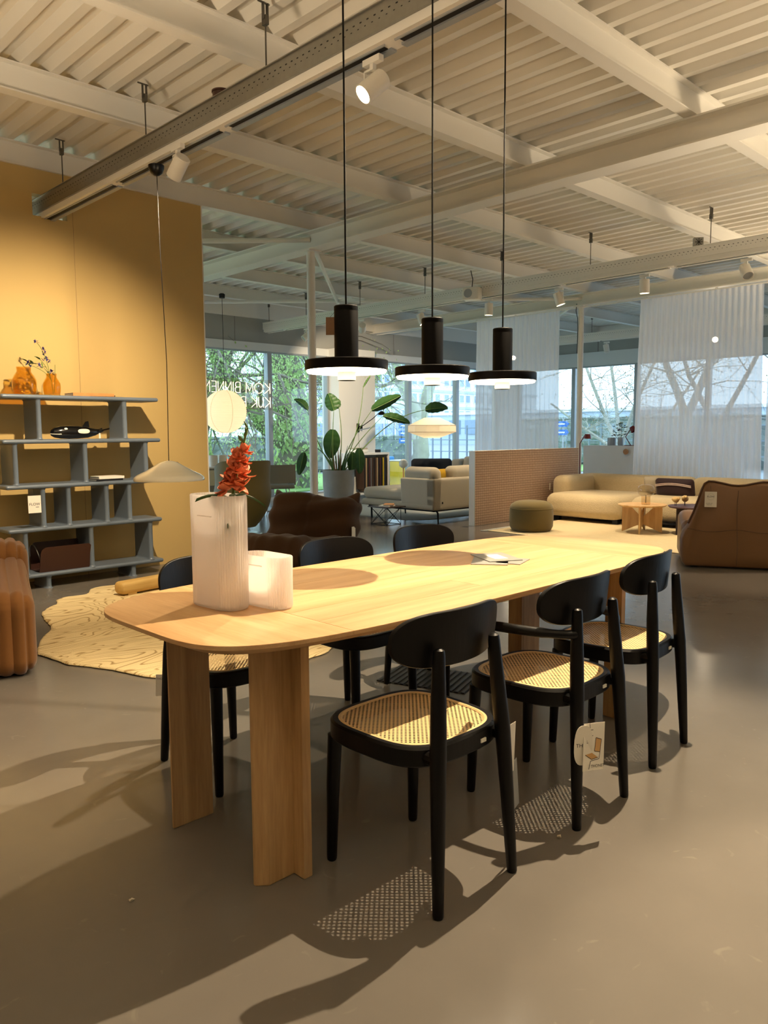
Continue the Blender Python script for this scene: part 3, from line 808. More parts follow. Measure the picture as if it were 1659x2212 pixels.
for a, b_, xs in UPR:
    zt = SZ[a] - .015; zb = SZ[b_] + .015 if b_ < 5 else 0
    for x in xs:
        b = MB()
        o = [(x - ox + px, py - oy) for px, py in ((-.021, SYF + .035), (-.019, SYF + .022), (-.011, SYF + .013), (0, SYF + .010), (.011, SYF + .013), (.019, SYF + .022), (.021, SYF + .035), (.021, SYB - .02), (-.021, SYB - .02))]
        b.prism(o, [(-.012, zb), (-.004, zb + .006), (0, zb + .018), (0, zt - .018), (-.004, zt - .006), (-.012, zt)]); b.build('upright', 'shelf_blue', sh_, smooth=50)
# FLOW tag
t = thing('price_tag', 'white price tag lettered FLOW hanging below the third shelf board', 'tag', (2.43, 6.655, .725))
Mc = frame_M((0, 0, 0), (1, 0, 0), (0, 0, 1))
card('card', .105, .145, Mc, t); MB().tube([(0, .002, .072), (0, .015, .13)], .0008, 5).build('string', 'ink', t)
lettering('FLOW', .031, 'ink', t, Mc @ Matrix.Translation((0, .0, .0008))); MB().box(.008, .034, -.027, -.021, .0004, .0008, Mc).build('printed_line', 'ink_grey', t, smooth=0)
# amber vases
def amber(label, r, h, loc):
    t = thing('amber_vase', label, 'vase', loc)
    p = [(r*.80, 0), (r*.86, .004), (r*.97, h*.2), (r, h*.42), (r*.97, h*.55), (r*.80, h*.70), (r*.62, h*.80), (r*.57, h*.86), (r*.60, h), (r*.565, h), (r*.53, h*.86), (r*.58, h*.79), (r*.93, h*.54), (r*.955, h*.4), (r*.9, h*.06), (.001, h*.05)]
    b = MB(); b.lathe(p, 32, cap0=True); b.build('glass_body', 'amber_glass', t, smooth=60)
amber('large amber glass vase standing behind the flower shadows on the top board', .098, .235, (2.475, 6.87, SZ[0] + .018))
amber('small amber glass vase holding blue flowers on the top shelf board', .072, .185, (2.675, 6.80, SZ[0] + .018))
t = thing('clematis_spray', 'sprig of dark blue flowers leaning out of the small amber vase', 'flower', (2.675, 6.80, SZ[0] + .025))
random.seed(5)
main = bez((.01, 0, .01), (0, 0, .16), (-.03, 0, .24), (-.10, -.01, .30), 10); main2 = bez((.0, 0, .1), (-.02, 0, .2), (-.03, -.01, .34), (-.115, -.02, .43), 10); main3 = bez((0, 0, .12), (-.05, 0, .21), (-.13, -.02, .22), (-.23, -.02, .26), 10)
for mm in (main, main2, main3): MB().tube(mm, .0022, 6).build('stem', 'stem_green', t)
MB().tube([(.02, .0, .02), (.033, 0, .2), (.036, 0, .255)], .0022, 6).build('stem', 'stem_green', t)
for (x, z, s) in ((-.118, .435, .022), (-.065, .375, .024), (-.055, .345, .022), (-.035, .30, .026), (-.06, .29, .02), (-.02, .275, .016), (-.10, .24, .026), (-.19, .255, .03), (-.175, .235, .02), (0, .195, .024), (-.02, .185, .018), (.01, .17, .02)):
    b = MB(); d = Vector((random.uniform(-.5, .5), -1, random.uniform(-.3, .5))); ax = d.normalized(); s1 = ax.cross(Vector((0, 0, 1))).normalized(); s2 = ax.cross(s1); r0 = random.random() * 6
    for k in range(5):
        ang = r0 + 2*PI*k/5; pd = ax * .4 + s1 * math.cos(ang) + s2 * math.sin(ang)
        petal(b, Matrix.Translation((x, random.uniform(-.03, .01), z)) @ pd.normalized().to_track_quat('Y', 'Z').to_matrix().to_4x4(), s, s * .8, .2, .2)
    b.build('bloom', 'petal_blue', t, smooth=60)
for (x, z, dx, dz, L) in ((-.09, .29, -.6, .5, .06), (-.12, .25, -1, .3, .07), (-.15, .25, -.5, .8, .05), (-.08, .27, .3, -1, .05), (-.20, .27, -.8, .6, .05), (-.04, .23, -.8, .1, .06), (-.06, .22, .6, -.5, .05)):
    b = MB(); petal(b, Matrix.Translation((x, 0, z)) @ Vector((dx, -.3, dz)).normalized().to_track_quat('Y', 'Z').to_matrix().to_4x4(), L, .03, -.3, .2); b.build('leaf', 'stem_green', t, smooth=60)
# books
def book(label, loc, w, d, h, deg, cover, group):
    t = thing('book', label, 'book', loc, math.radians(deg), group)
    MB().box(-w/2 + .003, w/2 - .003, -d/2 + .004, d/2 - .003, .0025, h - .0025).build('pages', 'paper_white', t, smooth=0)
    b = MB(); b.box(-w/2, w/2, -d/2, d/2, 0, .0025); b.box(-w/2, w/2, -d/2, d/2, h - .0025, h); b.box(-w/2, w/2, -d/2, -d/2 + .003, .0025, h - .0025); b.build('cover', cover, t, smooth=0)
book('printed softcover book lying at the right end of the top shelf', (3.0, 6.80, SZ[0] + .0185), .36, .21, .026, -3, 'book_print', 'books on the shelf')
book('black softcover book beside the printed one on the top shelf', (3.20, 6.91, SZ[0] + .0185), .13, .1, .02, 4, 'book_black', 'books on the shelf')
book('black-backed book under the white one on the third board', (3.10, 6.80, SZ[2] + .0185), .26, .2, .018, 6, 'book_black', 'books on the shelf')
book('thick white book on top of the third-board stack', (3.125, 6.79, SZ[2] + .0370), .24, .18, .022, 2, 'card_white', 'books on the shelf')
# orca figure
t = thing('orca_figure', 'black and white wooden orca figure on the second shelf board', 'figurine', (2.885, 6.80, SZ[1] + .0185))
b = MB(); rings = []
for (x, r, zc) in ((-.243, .004, .052), (-.235, .024, .052), (-.21, .042, .055), (-.16, .054, .057), (-.08, .058, .058), (.0, .056, .058), (.08, .047, .055), (.15, .03, .058), (.20, .016, .066), (.225, .011, .072)):
    rings.append([(x, r * .95 * math.cos(a), zc + r * math.sin(a)) for a in [2*PI*k/18 for k in range(18)]])
b.rings(rings).build('body', 'orca_black', t, smooth=60)
MB().prism([(.04, .108), (.10, .10), (.092, .155), (.07, .15)][::-1], [(0, -.006), (0, .006)], Matrix.Rotation(PI/2, 4, 'X')).build('dorsal_fin', 'orca_black', t, recalc=True)
b = MB()
for s in (-1, 1): b.prism([(.20, 0), (.235, s*.012), (.30, s*.075), (.285, s*.09), (.215, s*.04)][::s], [(0, .066), (0, .078)], Matrix.Translation((-.016, 0, -.062)) @ Matrix.Rotation(-.28, 4, 'Y') @ Matrix.Translation((0, 0, .0)))
b.build('tail_fluke', 'orca_black', t, recalc=True)
def decal(pts, nm, mtl):
    # raised white patch hugging the flank that faces the room
    b = MB(); vs = []
    for x, z in pts:
        rr = .0585 - max(0, (x + .02)) ** 2 * 1.2 - max(0, -x - .10) ** 2 * 1.6
        yy = -math.sqrt(max(0, rr*rr - (z - .057) ** 2)) * .95 - .0012; vs.append((x, yy, z))
    b.add(vs, [tuple(range(len(vs)))]); b.build(nm, mtl, t, smooth=0, recalc=True)
for (cx, cz, a, b_) in ((.03, .066, .055, .020), (-.125, .088, .014, .008)):
    P = superell(a, b_, 2.6, 20)
    bb = MB(); vs = []
    for k in range(5):
        for (x, z) in P:
            f = k / 4; X, Zz = cx + x*f, cz + z*f
            rr = .0585 - max(0, (X + .02)) ** 2 * 1.15 - max(0, -X - .10) ** 2 * 1.4
            vs.append((X, -math.sqrt(max(0, rr*rr - (Zz - .057) ** 2)) * .95 - .0025, Zz))
    fs = [(k*20 + i, k*20 + (i+1) % 20, (k+1)*20 + (i+1) % 20, (k+1)*20 + i) for k in range(4) for i in range(20)]
    bb.add(vs, fs); bb.build('white_patch', 'orca_white', t, smooth=60)
MB().tube([(-.243, -.004, .045), (-.235, -.022, .043), (-.21, -.039, .042), (-.165, -.051, .041)], .0035, 6).build('white_mouth', 'orca_white', t)
MB().box(.175, .19, -.025, -.023, .002, .05).build('price_label', 'card_white', t, smooth=0)
# leather magazine holder
t = thing('magazine_holder', 'dark brown leather magazine holder with looped sides on the lowest board', 'magazine rack', (2.69, 6.82, SZ[4] + .018))
for sy, h in ((-.10, .215), (.10, .235)):
    o = [(-.225, 0), (.225, 0), (.23, h - .05), (.222, h - .02), (.20, h), (-.17, h), (-.205, h - .02), (-.215, h - .05)]
    MB().prism(o, [(0, -.003), (0, .003)], Matrix.Translation((0, sy, .0)) @ Matrix.Rotation(-sy * 1.2, 4, 'X') @ Matrix.Rotation(PI/2, 4, 'X')).build('side_panel', 'leather_brown', t, recalc=True)
MB().box(-.22, .22, -.1, .1, .0, .006).build('base', 'leather_brown', t, smooth=0)
for s in (-1, 1): MB().tube(bez((s*.215, -.11, .10), (s*.245, -.09, .28), (s*.245, .09, .28), (s*.215, .12, .10), 12), .004, 6).build('wire_handle', 'metal_chrome', t)

# ---------------------------------------------------------------- rug, quilted seat, low bench
ro = [(1.69, 4.7), (1.70, 4.56), (1.73, 4.34), (1.84, 4.11), (1.91, 3.86), (1.99, 3.71), (2.2, 3.52), (2.45, 3.44), (2.73, 3.46), (2.97, 3.52), (3.2, 3.75), (3.45, 4.1), (3.55, 4.6), (3.55, 5.1), (3.55, 5.6), (3.5, 6.0), (3.3, 6.2), (3.09, 6.3), (2.92, 6.36), (2.75, 6.34), (2.66, 6.2), (2.6, 6.14), (2.45, 6.15), (2.36, 6.09), (2.30, 5.95), (2.22, 5.88), (2.12, 5.75), (2.05, 5.54), (2.02, 5.38), (1.95, 5.18), (1.8, 4.95)]
rs = []
random.seed(2)
for i in range(len(ro)):
    p0, p1, p2, p3 = (Vector(ro[(i + k) % len(ro)]) for k in (-1, 0, 1, 2))
    for s in range(5):
        t_ = s / 5; q = .5 * (2*p1 + (p2-p0)*t_ + (2*p0-5*p1+4*p2-p3)*t_*t_ + (3*p1-p0-3*p2+p3)*t_**3)
        rs.append((q.x - 2.6 + random.uniform(-.006, .006), q.y - 4.9 + random.uniform(-.006, .006)))
tag(MB().prism(rs, [(.004, .0005), (-.004, .008), (0, .016), (.012, .018)]).build('woodgrain_rug', 'woodgrain_rug', loc=(2.6, 4.9, 0), smooth=60), 'cream free-form rug patterned with brown wood-grain lines near the shelf', 'rug')

def quilt(pitch, depth, axis, sag=0):
    def fn(p, n):
        q = p[axis] / pitch; d = abs(q - round(q)) * pitch      # distance to the seam
        k = math.exp(-(d / .012) ** 2) * depth
        p = p - n * k
        if sag: p = p + Vector((0, 0, sag * math.sin(9 * p.x + 4 * p.y) * (1 if n.z > .5 else .3)))
        return p
    return fn
t = thing('quilted_sofa', 'rust corduroy quilted lounge sofa cut off at the left frame edge', 'sofa', (1.53, 4.25, 0), math.radians(-17))
def slope(base):
    def fn(p, n):
        p = base(p, n)
        return p + Vector((0, 0, .10 * (p.y + .5) / 1.0 if p.z > .0 else 0))
    return fn
MB().rbox(1.1, 1.0, .45, .09, 20, fn=slope(quilt(.072, .013, 0, .007)), c=(-.55, .5, .225)).build('seat', 'corduroy', t, smooth=60)
MB().rbox(1.12, .42, .63, .11, 20, fn=quilt(.072, .013, 0, .008), c=(-.54, 1.10, .315)).build('backrest', 'corduroy', t, smooth=60)
t = thing('low_bench', 'low pale wooden bench on the wood-grain rug behind the table end', 'bench', (3.15, 5.93, .0185), math.radians(8))
MB().rbox(.80, .13, .10, .035, 5, c=(0, 0, .06)).build('top', 'oak_bench', t, smooth=60)
for s in (-.3, .3): MB().box(s - .04, s + .04, -.05, .05, 0, .03).build('foot', 'oak_bench', t, smooth=0)
# ---------------------------------------------------------------- pendant lamps over the table
def pendant(x, label):
    t = thing('disc_pendant', label, 'lamp', (x, 2.03, 1.512), 0, 'black disc pendants above the oak table')
    R = .142
    MB().lathe([(.052, .030), (R - .004, .034), (R, .031), (R, .004), (R - .002, 0), (R - .005, 0), (R - .005, .012), (.055, .012)], 56).build('disc_rim', 'black_metal', t, smooth=40); dr = [c for c in t.children][0]
    MB().lathe([(R - .005, .008), (R - .005, -.004), (R - .009, -.009), (.070, -.009), (.064, -.006), (.064, .008)], 56).build('light_ring', 'led_ring', dr, smooth=50)
    MB().lathe([(.064, -.004), (.058, -.002), (.032, -.002)], 40).build('inner_ring', 'white_plastic', dr)
    MB().lathe([(.0315, .034), (.0315, -.030), (.0295, -.034), (.001, -.034)], 32, cap1=True).build('hub', 'white_plastic', t)
    MB().lathe([(.030, -.0345), (.0005, -.0345)], 32).build('hub_cap', 'black_metal', t)
    MB().lathe([(.041, .034), (.041, .196), (.0405, .198), (.041, .200), (.041, .213), (.038, .216), (.004, .217)], 40, cap1=True).build('stem_tube', 'black_metal', t, smooth=40)
    MB().tube([(0, 0, .216), (0.001, 0, .9), (0, 0, 2.04)], .0032, 8).build('cable', 'black_metal', t)
    MB().lathe([(.05, 2.03), (.05, 2.06)], 24, cap0=True, cap1=True).build('ceiling_rose', 'black_metal', t)
    return t
p_ = pendant(1.80, 'black disc pendant lamp, nearest of the three above the table')
for xx, lb in ((2.235, 'black disc pendant lamp, middle of the three above the table'), (2.67, 'black disc pendant lamp, last of the three, in front of the curtain')):
    q = copy_tree(p_); q.location.x = xx; q['label'] = lb
MB_price = thing('hang_tag', 'brown card tag on the neck of the nearest black pendant', 'tag', (1.755, 2.06, 1.66))
card('card', .03, .06, frame_M((0, 0, 0), (.7, -.7, 0), (.1, 0, 1)), MB_price, 'leather_tan'); MB().tube([(0, 0, .03), (.03, -.02, .07)], .0006, 5).build('string', 'ink', MB_price)

# ---------------------------------------------------------------- light rails
def rail(x, ya, yb, label, mt_g, mt_t, rods, z=3.175):
    t = thing('light_rail', label, 'track', (x, 0, 0))
    b = MB()
    # perforated cable tray: U channel
    b.box(-.075, .075, ya, yb, z + .045, z + .05); b.box(-.075, -.072, ya, yb, z + .05, z + .165); b.box(.072, .075, ya, yb, z + .05, z + .165)
    b.box(-.085, -.072, ya, yb, z + .163, z + .168); b.box(.072, .085, ya, yb, z + .163, z + .168)
    tray = b.build('cable_tray', mt_g, t, smooth=0)
    b = MB(); n = int((yb - ya) / .05)
    for i in range(n):
        y = ya + .02 + i * .05
        b.box(-.0756, -.0748, y, y + .014, z + .120, z + .126); b.box(-.0756, -.0748, y + .02, y + .03, z + .095, z + .099)
    o = b.build('slot_row', 'ink', tray, smooth=0); o['kind'] = 'stuff'
    b = MB(); b.box(-.058, .058, ya, yb, z, z + .045); hous = b.build('track_housing', mt_t, t, smooth=0)
    k = ya
    while k < yb - .3:
        e = min(yb, k + 1.42)
        b = MB(); b.box(-.018, .018, k + .03, e - .03, z - .004, z); b.build('track_slot', 'ink', hous, smooth=0)
        b = MB(); b.box(.020, .058, k + .01, e - .01, z - .012, z); b.box(-.03, -.020, k + .01, e - .01, z - .008, z); b.build('track_profile', mt_t if mt_g != 'galvanised' else 'frame_grey', hous, smooth=0)
        k += 1.47
    for ry in rods:
        MB().tube([(0, ry, z + .05), (0, ry, z + .50)], .005, 8).build('threaded_rod', 'steel_rod', t)
        b = MB(); b.box(-.012, .012, ry - .018, ry + .018, z + .45, z + .50); b.box(-.016, -.012, ry - .012, ry + .012, z + .48, z + .57); b.box(.012, .016, ry - .012, ry + .012, z + .48, z + .57); b.box(-.05, .03, ry - .004, ry + .004, z + .565, z + .573)
        b.build('rod_clamp', 'steel_rod', t, smooth=0)
    return t
rail(2.83, -4.5, 7.25, 'galvanised overhead light rail above the dining table running into the ochre wall', 'galvanised', 'paint_white', (6.75, 5.30, 3.86, 2.4, .9, -.8, -2.4))
rail(8.82, -4.5, 12.2, 'long white overhead light rail beyond the main beam', 'paint_white', 'paint_white', (3.86, 5.36, 6.73, 8.16, 9.6, 11.0, 12.1, 2.2, .4))
rail(14.75, -4.5, 11.2, 'farthest white overhead light rail seen beside the sheer curtains', 'paint_white', 'paint_white', (10.2, 8.9, 7.0, 5.0, 3.0))

def track_spot(x, y, z, d, label, group, lit=True, power=0, angle=40, r=.05, L=.15, side=1, target=None, blend=.4, size=.03):
    """spotlight head hanging from a rail; d = direction the lamp points"""
    t = thing('track_spotlight', label, 'spotlight', (x, y, z), 0, group)
    MB().box(-.016, .016, -.06, .06, .105, .135).build('adapter', 'paint_white', t, smooth=0)
    b = MB(); b.box(-.012, .012, -.012, .012, .075, .108); b.box(-.006, .006, .058 * side - .004, .058 * side + .004, -.02, .085); b.box(-.006, .006, min(0, .058*side), max(0, .058*side), .078, .088)
    b.build('yoke', 'paint_white', t, smooth=0)
    R = aim(d)
    lh = MB().lathe([(.001, L*.5), (r * .92, L*.5), (r, L*.47), (r, -L*.5), (r*.9, -L*.5), (r*.86, -L*.42)], 28, M=R); lh = lh.build('lamp_head', 'white_plastic', t, smooth=40)
    MB().lathe([(r*.86, -L*.42), (.0005, -L*.42)], 28, M=R).build('lamp_face', 'led_face' if lit else 'frame_grey', lh)
    if lit and power:
        o = Vector((x, y, z)) + Vector(d).normalized() * (L * .5 + .02)
        s = spot('beam', o, target or (o + Vector(d)), power, angle, blend, size=size); s.parent = t; s.location = Vector(o) - Vector((x, y, z))
    return t
G1, G2, G3 = 'spotlights on the galvanised rail', 'spotlights on the long white rail', 'spotlights on the farthest rail'
track_spot(2.83, 2.97, 3.02, (-.72, .25, -.66), 'lit white spotlight on the galvanised rail, glowing beside the first pendant cable', G1, True, 300, 110, blend=1.0)
track_spot(2.73, 4.70, 3.02, Vector((2.62, 7.1, 1.0)) - Vector((2.73, 4.70, 3.02)), 'white spotlight on the galvanised rail next to the black cable cup, aimed at the shelf', G1, True, 470, 92, target=(2.62, 7.1, 1.0), blend=.9)
track_spot(3.02, 1.60, 3.10, (-.42, -.02, -1), 'white spotlight above the table aimed at the near chairs', G1, True, 640, 92, blend=.5, size=.012)
track_spot(2.83, .4, 3.02, (-.25, -.1, -1), 'white spotlight on the galvanised rail over the photographer', G1, True, 260, 42)
track_spot(2.83, -1.6, 3.02, (.4, .1, -1), 'added unseen white spotlight on the galvanised rail behind the photographer', G1, True, 200, 70)  # unseen extra spot, added to bounce warm light onto the ceiling
for (y, d, lit, pw, lb) in ((3.46, (-.5, -.5, -.8), 0, 0, 'unlit white spotlight at the right end of the long white rail'), (4.63, (.05, 0, -1), 1, 190, 'lit white spotlight on the long rail before the large curtain, facing down'),
                            (5.81, (.2, -.25, -1), 1, 200, 'white spotlight on the long rail left of the lit one, before the column'), (6.95, (.03, .05, -1), 1, 190, 'lit white spotlight on the long rail under the loudspeaker'),
                            (8.23, (.2, -.3, -1), 1, 90, 'white spotlight on the long rail above the middle pendant'), (9.55, (2.1, 2.45, -1.5), 1, 330, 'white spotlight on the long rail just right of the nearest pendant'), (11.0, (-.7, .2, -.6), 0, 0, 'white spotlight at the left end of the long rail, tilted up'),
                            (1.9, (-.1, .2, -1), 1, 300, 'white spotlight on the long rail past the right frame edge')):
    track_spot(8.82, y, 3.0, d, lb, G2, bool(lit), pw, 75, r=.058, L=.16, side=-1 if y in (5.81,) else 1)
for (y, d, lit, pw, lb) in ((10.9, (-.9, -.6, -.5), 1, 60, 'lit spotlight on the farthest rail between two pendants, shining forward'), (9.9, (.2, 0, -1), 0, 0, 'unlit spotlight on the farthest rail left of the second column'), (8.55, (0, -.2, -1), 0, 0, 'unlit spotlight on the farthest rail right of the second column'), (6.3, (-.9, -.35, -.35), 1, 60, 'lit spotlight on the farthest rail shining through the large curtain')):
    track_spot(14.75, y, 3.0, d, lb, G3, bool(lit), pw, 70, r=.058, L=.16)

# bowl uplighters added out of view to brighten the ceiling
def uplighter(x, y, power, label):
    t = thing('added_uplighter', label, 'lamp', (x, y, 0), 0, 'added unseen uplighters brightening the ceiling')
    MB().lathe([(.16, 0), (.16, .012), (.02, .03), (.014, .05), (.014, 1.9), (.03, 1.93)], 28, cap0=True).build('stand', 'metal_chrome', t)
    MB().lathe([(.02, 1.92), (.10, 1.94), (.18, 2.0), (.21, 2.08), (.20, 2.08), (.17, 2.01), (.09, 1.96), (.001, 1.95)], 32).build('bowl', 'white_ceramic', t, smooth=60)
    l = bpy.data.lights.new('bulb', 'SPOT'); l.energy = power; l.color = WARM; l.spot_size = math.radians(165); l.spot_blend = .5; l.shadow_soft_size = .3  # added fill light thrown upwards at the deck
    o = bpy.data.objects.new('bulb', l); C.objects.link(o); o.parent = t; o.location = (0, 0, 2.06); o.rotation_euler = (PI, 0, 0)
uplighter(6.6, 1.1, 198, 'added unseen uplighter past the right frame edge near the leather chair')
uplighter(.2, 3.6, 179, 'added unseen uplighter past the left frame edge near the rust sofa')
uplighter(.4, -.6, 198, 'added unseen uplighter just behind the photographer')
uplighter(3.4, -1.2, 198, 'added unseen uplighter to the right of the photographer')
uplighter(10.6, 2.4, 198, 'added unseen uplighter beside the right end of the boucle sofa')
uplighter(2.2, 9.6, 68, 'added unseen uplighter hidden behind the ochre wall')
uplighter(-2.6, 1.0, 141, 'added unseen uplighter far behind the photographer on the left')

# cream dome pendant with black cup
t = thing('dome_pendant', 'glossy cream dome pendant lamp hanging in front of the blue-grey shelf', 'lamp', (2.80, 5.08, 0))
R = .245; z0 = .968
pr = [(R, z0), (R + .002, z0 + .004), (R + .001, z0 + .012), (R*.985, z0 + .026), (R*.90, z0 + .042), (R*.68, z0 + .068), (R*.42, z0 + .104), (R*.26, z0 + .128), (R*.14, z0 + .138), (.018, z0 + .141)]
MB().lathe(pr + [(.018, z0 + .138), (R*.25, z0 + .123), (R*.66, z0 + .062), (R*.9, z0 + .035), (R*.98, z0 + .012), (R - .004, z0)], 56).build('shade', 'cream_gloss', t, smooth=60)
MB().tube([(0, 0, z0 + .14), (.01, 0, 1.8), (-.012, 0, 2.6), (-.022, -.01, 3.07)], .0026, 6).build('cable', 'black_metal', t)
MB().lathe([(.001, -.055), (.02, -.052), (.04, -.035), (.052, -.008), (.054, .012), (.05, .014), (.001, .012)], 28, c=(-.025, -.01, 3.115), cap1=True).build('ceiling_cup', 'black_paint', t, smooth=60)
MB().tube([(-.005, -.01, 3.11), (.05, .04, 3.15), (.03, .06, 3.172)], .003, 6).build('cup_wire', 'black_metal', t)
MB().tube([(0, .0, z0 + .14), (.05, -.04, z0 + .13), (.07, -.05, z0 + .105)], .001, 5).build('label_string', 'ink', t)
# black junction drum on the near rail
t = thing('junction_drum', 'brown round device sitting on top of the galvanised rail', 'fixture', (2.83, 4.33, 3.343))
MB().lathe([(.055, 0), (.055, .05), (.06, .053), (.06, .062), (.001, .064)], 28, cap0=True).build('drum', 'leather_brown', t, smooth=40)
# loudspeaker and ventilation box on the long rail
t = thing('loudspeaker', 'pale box loudspeaker fixed to the long white rail', 'speaker', (8.61, 7.08, 3.20), math.radians(-70))
MB().rbox(.24, .17, .17, .02, 3).build('cabinet', 'white_plastic', t)
MB().lathe([(.06, 0), (.055, .006), (.001, .004)], 24, M=Matrix.Translation((-.03, -.086, 0)) @ Matrix.Rotation(PI/2, 4, 'X')).build('cone', 'frame_grey', t)
MB().box(-.01, .01, .06, .13, .0, .02).build('mount', 'frame_grey', t, smooth=0)
MB().tube([(0, 0, .085), (.01, 0, .2), (-.02, 0, .32)], .006, 6).build('cable', 'ink', t)
t = thing('fan_box', 'small grey square fan box standing on the long white rail', 'fixture', (8.82, 4.0, 3.345), math.radians(-50))
MB().box(-.05, .05, -.03, .03, 0, .10).build('housing', 'galvanised', t, smooth=0)
b = MB()
for k in range(8):
    b.box(.012, .042, -.003, .003, 0, .002, Matrix.Translation((0, -.031, .05)) @ Matrix.Rotation(PI/2, 4, 'X') @ Matrix.Rotation(k * PI/4, 4, 'Z'))
b.lathe([(.012, 0), (.001, .002)], 12, M=Matrix.Translation((0, -.031, .05)) @ Matrix.Rotation(PI/2, 4, 'X')); b.build('fan_slots', 'ink', t, smooth=0)
# ---------------------------------------------------------------- lounge on the right
tag(MB().prism([(-1.9, -1.55), (1.7, -1.75), (1.7, 1.35), (-1.75, 1.32)], [(.006, .0005), (0, .004), (.002, .010)]).build('beige_rug', 'rug_beige', loc=(9.85, 5.05, 0)), 'large beige wool rug under the round coffee tables', 'rug')
t = thing('rug_fringe', 'cream knotted fringe along the far edge of the beige rug', 'fringe', (8.08, 6.40, 0)); 
b = MB(); random.seed(4)
for i in range(60):
    x = i * .022; a = random.uniform(-.01, .01)
    b.tube([(x, -.02, .008), (x + a, .03, .006), (x + 2*a, .07, .003)], .004, 5)
o = b.build('tassels', 'rug_grey', t); o['kind'] = 'stuff'
# pouf
t = thing('round_pouf', 'round olive brown fabric pouf standing on the beige rug', 'pouf', (8.50, 5.97, .0105))
MB().lathe([(.001, 0), (.22, 0), (.255, .012), (.28, .06), (.286, .15), (.284, .24), (.279, .292), (.276, .298)], 48, cap0=True).build('side', 'olive_fabric', t, smooth=60)
MB().lathe([(.279, .296), (.276, .312), (.262, .345), (.20, .383), (.10, .396), (.001, .399)], 48).build('cushion_top', 'olive_fabric', t, smooth=60)
MB().tube([(.279 * math.cos(a), .279 * math.sin(a), .297) for a in [2*PI*k/48 for k in range(49)]], .004, 6, cap=False).build('piping', 'olive_leather', t)
MB().box(-.262, -.258, .075, .11, .15, .24).build('label', 'card_white', t, smooth=0)
# patterned partition
t = thing('room_divider', 'low partition panel covered in pink woven line pattern', 'partition', (8.42, 6.91, 0))
MB().box(.0, 2.62, -.05, .05, .0, 1.04).build('panel_core', 'white_plastic', t, smooth=0)
MB().box(.012, 2.62, -.0535, -.05, .004, 1.036).build('woven_face', 'woven_panel', t, smooth=0)
# boucle sofa
t = thing('boucle_sofa', 'cream boucle corner sofa behind the round coffee tables', 'sofa', (10.35, 5.1, 0))
puff = lambda k: (lambda p, n: p + n * (k * math.sin(7 * p.x + 3) * math.sin(6 * p.y)))
MB().rbox(1.15, 1.22, .34, .13, 7, fn=puff(.008), c=(-.06, .90, .235)).build('chaise_seat', 'boucle', t, smooth=60)
MB().rbox(.90, 1.05, .33, .13, 7, fn=puff(.006), c=(.08, -.22, .23)).build('seat', 'boucle', t, smooth=60)
MB().rbox(.90, 1.4, .33, .13, 7, fn=puff(.006), c=(.08, -1.45, .23)).build('seat', 'boucle', t, smooth=60)
MB().rbox(.34, 1.85, .55, .12, 7, fn=puff(.006), c=(.66, .72, .365)).build('backrest', 'boucle', t, smooth=60)
MB().rbox(.34, 2.35, .55, .12, 7, fn=puff(.006), c=(.66, -1.35, .365)).build('backrest', 'boucle', t, smooth=60)
MB().rbox(.95, .30, .55, .12, 7, fn=puff(.006), c=(.22, 1.50, .365)).build('side_backrest', 'boucle', t, smooth=60)
for x, y in ((-.5, 1.35), (-.5, .4), (.5, 1.4), (.5, -2.0), (-.35, -2.0)): MB().box(x - .04, x + .04, y - .04, y + .04, .0105, .075).build('foot', 'black_paint', t, smooth=0)
MB().box(-.42, .6, -2.0, 1.4, .05, .075).build('plinth', 'black_paint', t, smooth=0)
MB().box(-.27, -.255, 1.648, 1.655, .42, .52).build('label', 'card_white', t, smooth=0)
t = thing('lumbar_cushion', 'dark plum velvet cushion with pale stripes on the boucle sofa', 'cushion', (10.60, 5.02, .50), 0)
Mx = Matrix.Rotation(-.25, 4, 'Y')
def puffc(w, h):
    return lambda p, n: Vector((p.x * (.35 + .65 * (1 - (abs(p.y) / (w/2 + 1e-6)) ** 3) * (1 - (abs(p.z) / (h/2 + 1e-6)) ** 3)), p.y, p.z))
MB().rbox(.16, .56, .27, .05, 6, fn=puffc(.56, .27), M=Mx).build('cover', 'plum_velvet', t, smooth=60)
for dz in (.03, .05):
    MB().tube([tuple(Mx @ Vector((-.083 + .03 * (abs(y)/.31) ** 3, y, dz + .04 * (1 - (y/.28) ** 2)))) for y in [-.26 + .052 * k for k in range(11)]], .007, 6).build('stripe', 'stripe_pale', t)
t = thing('lumbar_cushion', 'cream scatter cushion leaning in the gap between sofa backs', 'cushion', (10.70, 5.42, .52)); MB().rbox(.10, .22, .24, .04, 6, fn=puffc(.22, .24), M=Matrix.Rotation(-.3, 4, 'Y')).build('cover', 'cream_fabric', t, smooth=60)
# coffee tables
def coffee(x, y, h, r, top, legm, label, rz):
    t = thing('coffee_table', label, 'coffee table', (x, y, .0105), rz)
    MB().lathe([(.001, h - .022), (r - .02, h - .022), (r, h - .006), (r - .003, h), (.001, h)], 56, cap0=False).build('top', top, t, smooth=30)
    for k in range(2):
        b = MB(); w = r * .82; th = .011
        for s in (-1, 1):
            o = [(s * .012, h * .30), (s * w, 0.0), (s * w, h - .024), (s * w * .62, h - .024), (s * .012, h * .56)]
            if s < 0: o = o[::-1]
            b.prism(o, [(0, -th), (0, th)], Matrix.Rotation(k * PI/2, 4, 'Z') @ Matrix.Rotation(PI/2, 4, 'X'))
        b.box(-.014, .014, -.011, .011, h * .30, h * .56, Matrix.Rotation(k * PI/2, 4, 'Z'))
        b.build('leg_panel', legm, t, smooth=0, recalc=True)
coffee(9.30, 4.83, .36, .30, 'oak_pale', 'oak_pale', 'round oak coffee table with crossed triangular legs on the beige rug', math.radians(20))
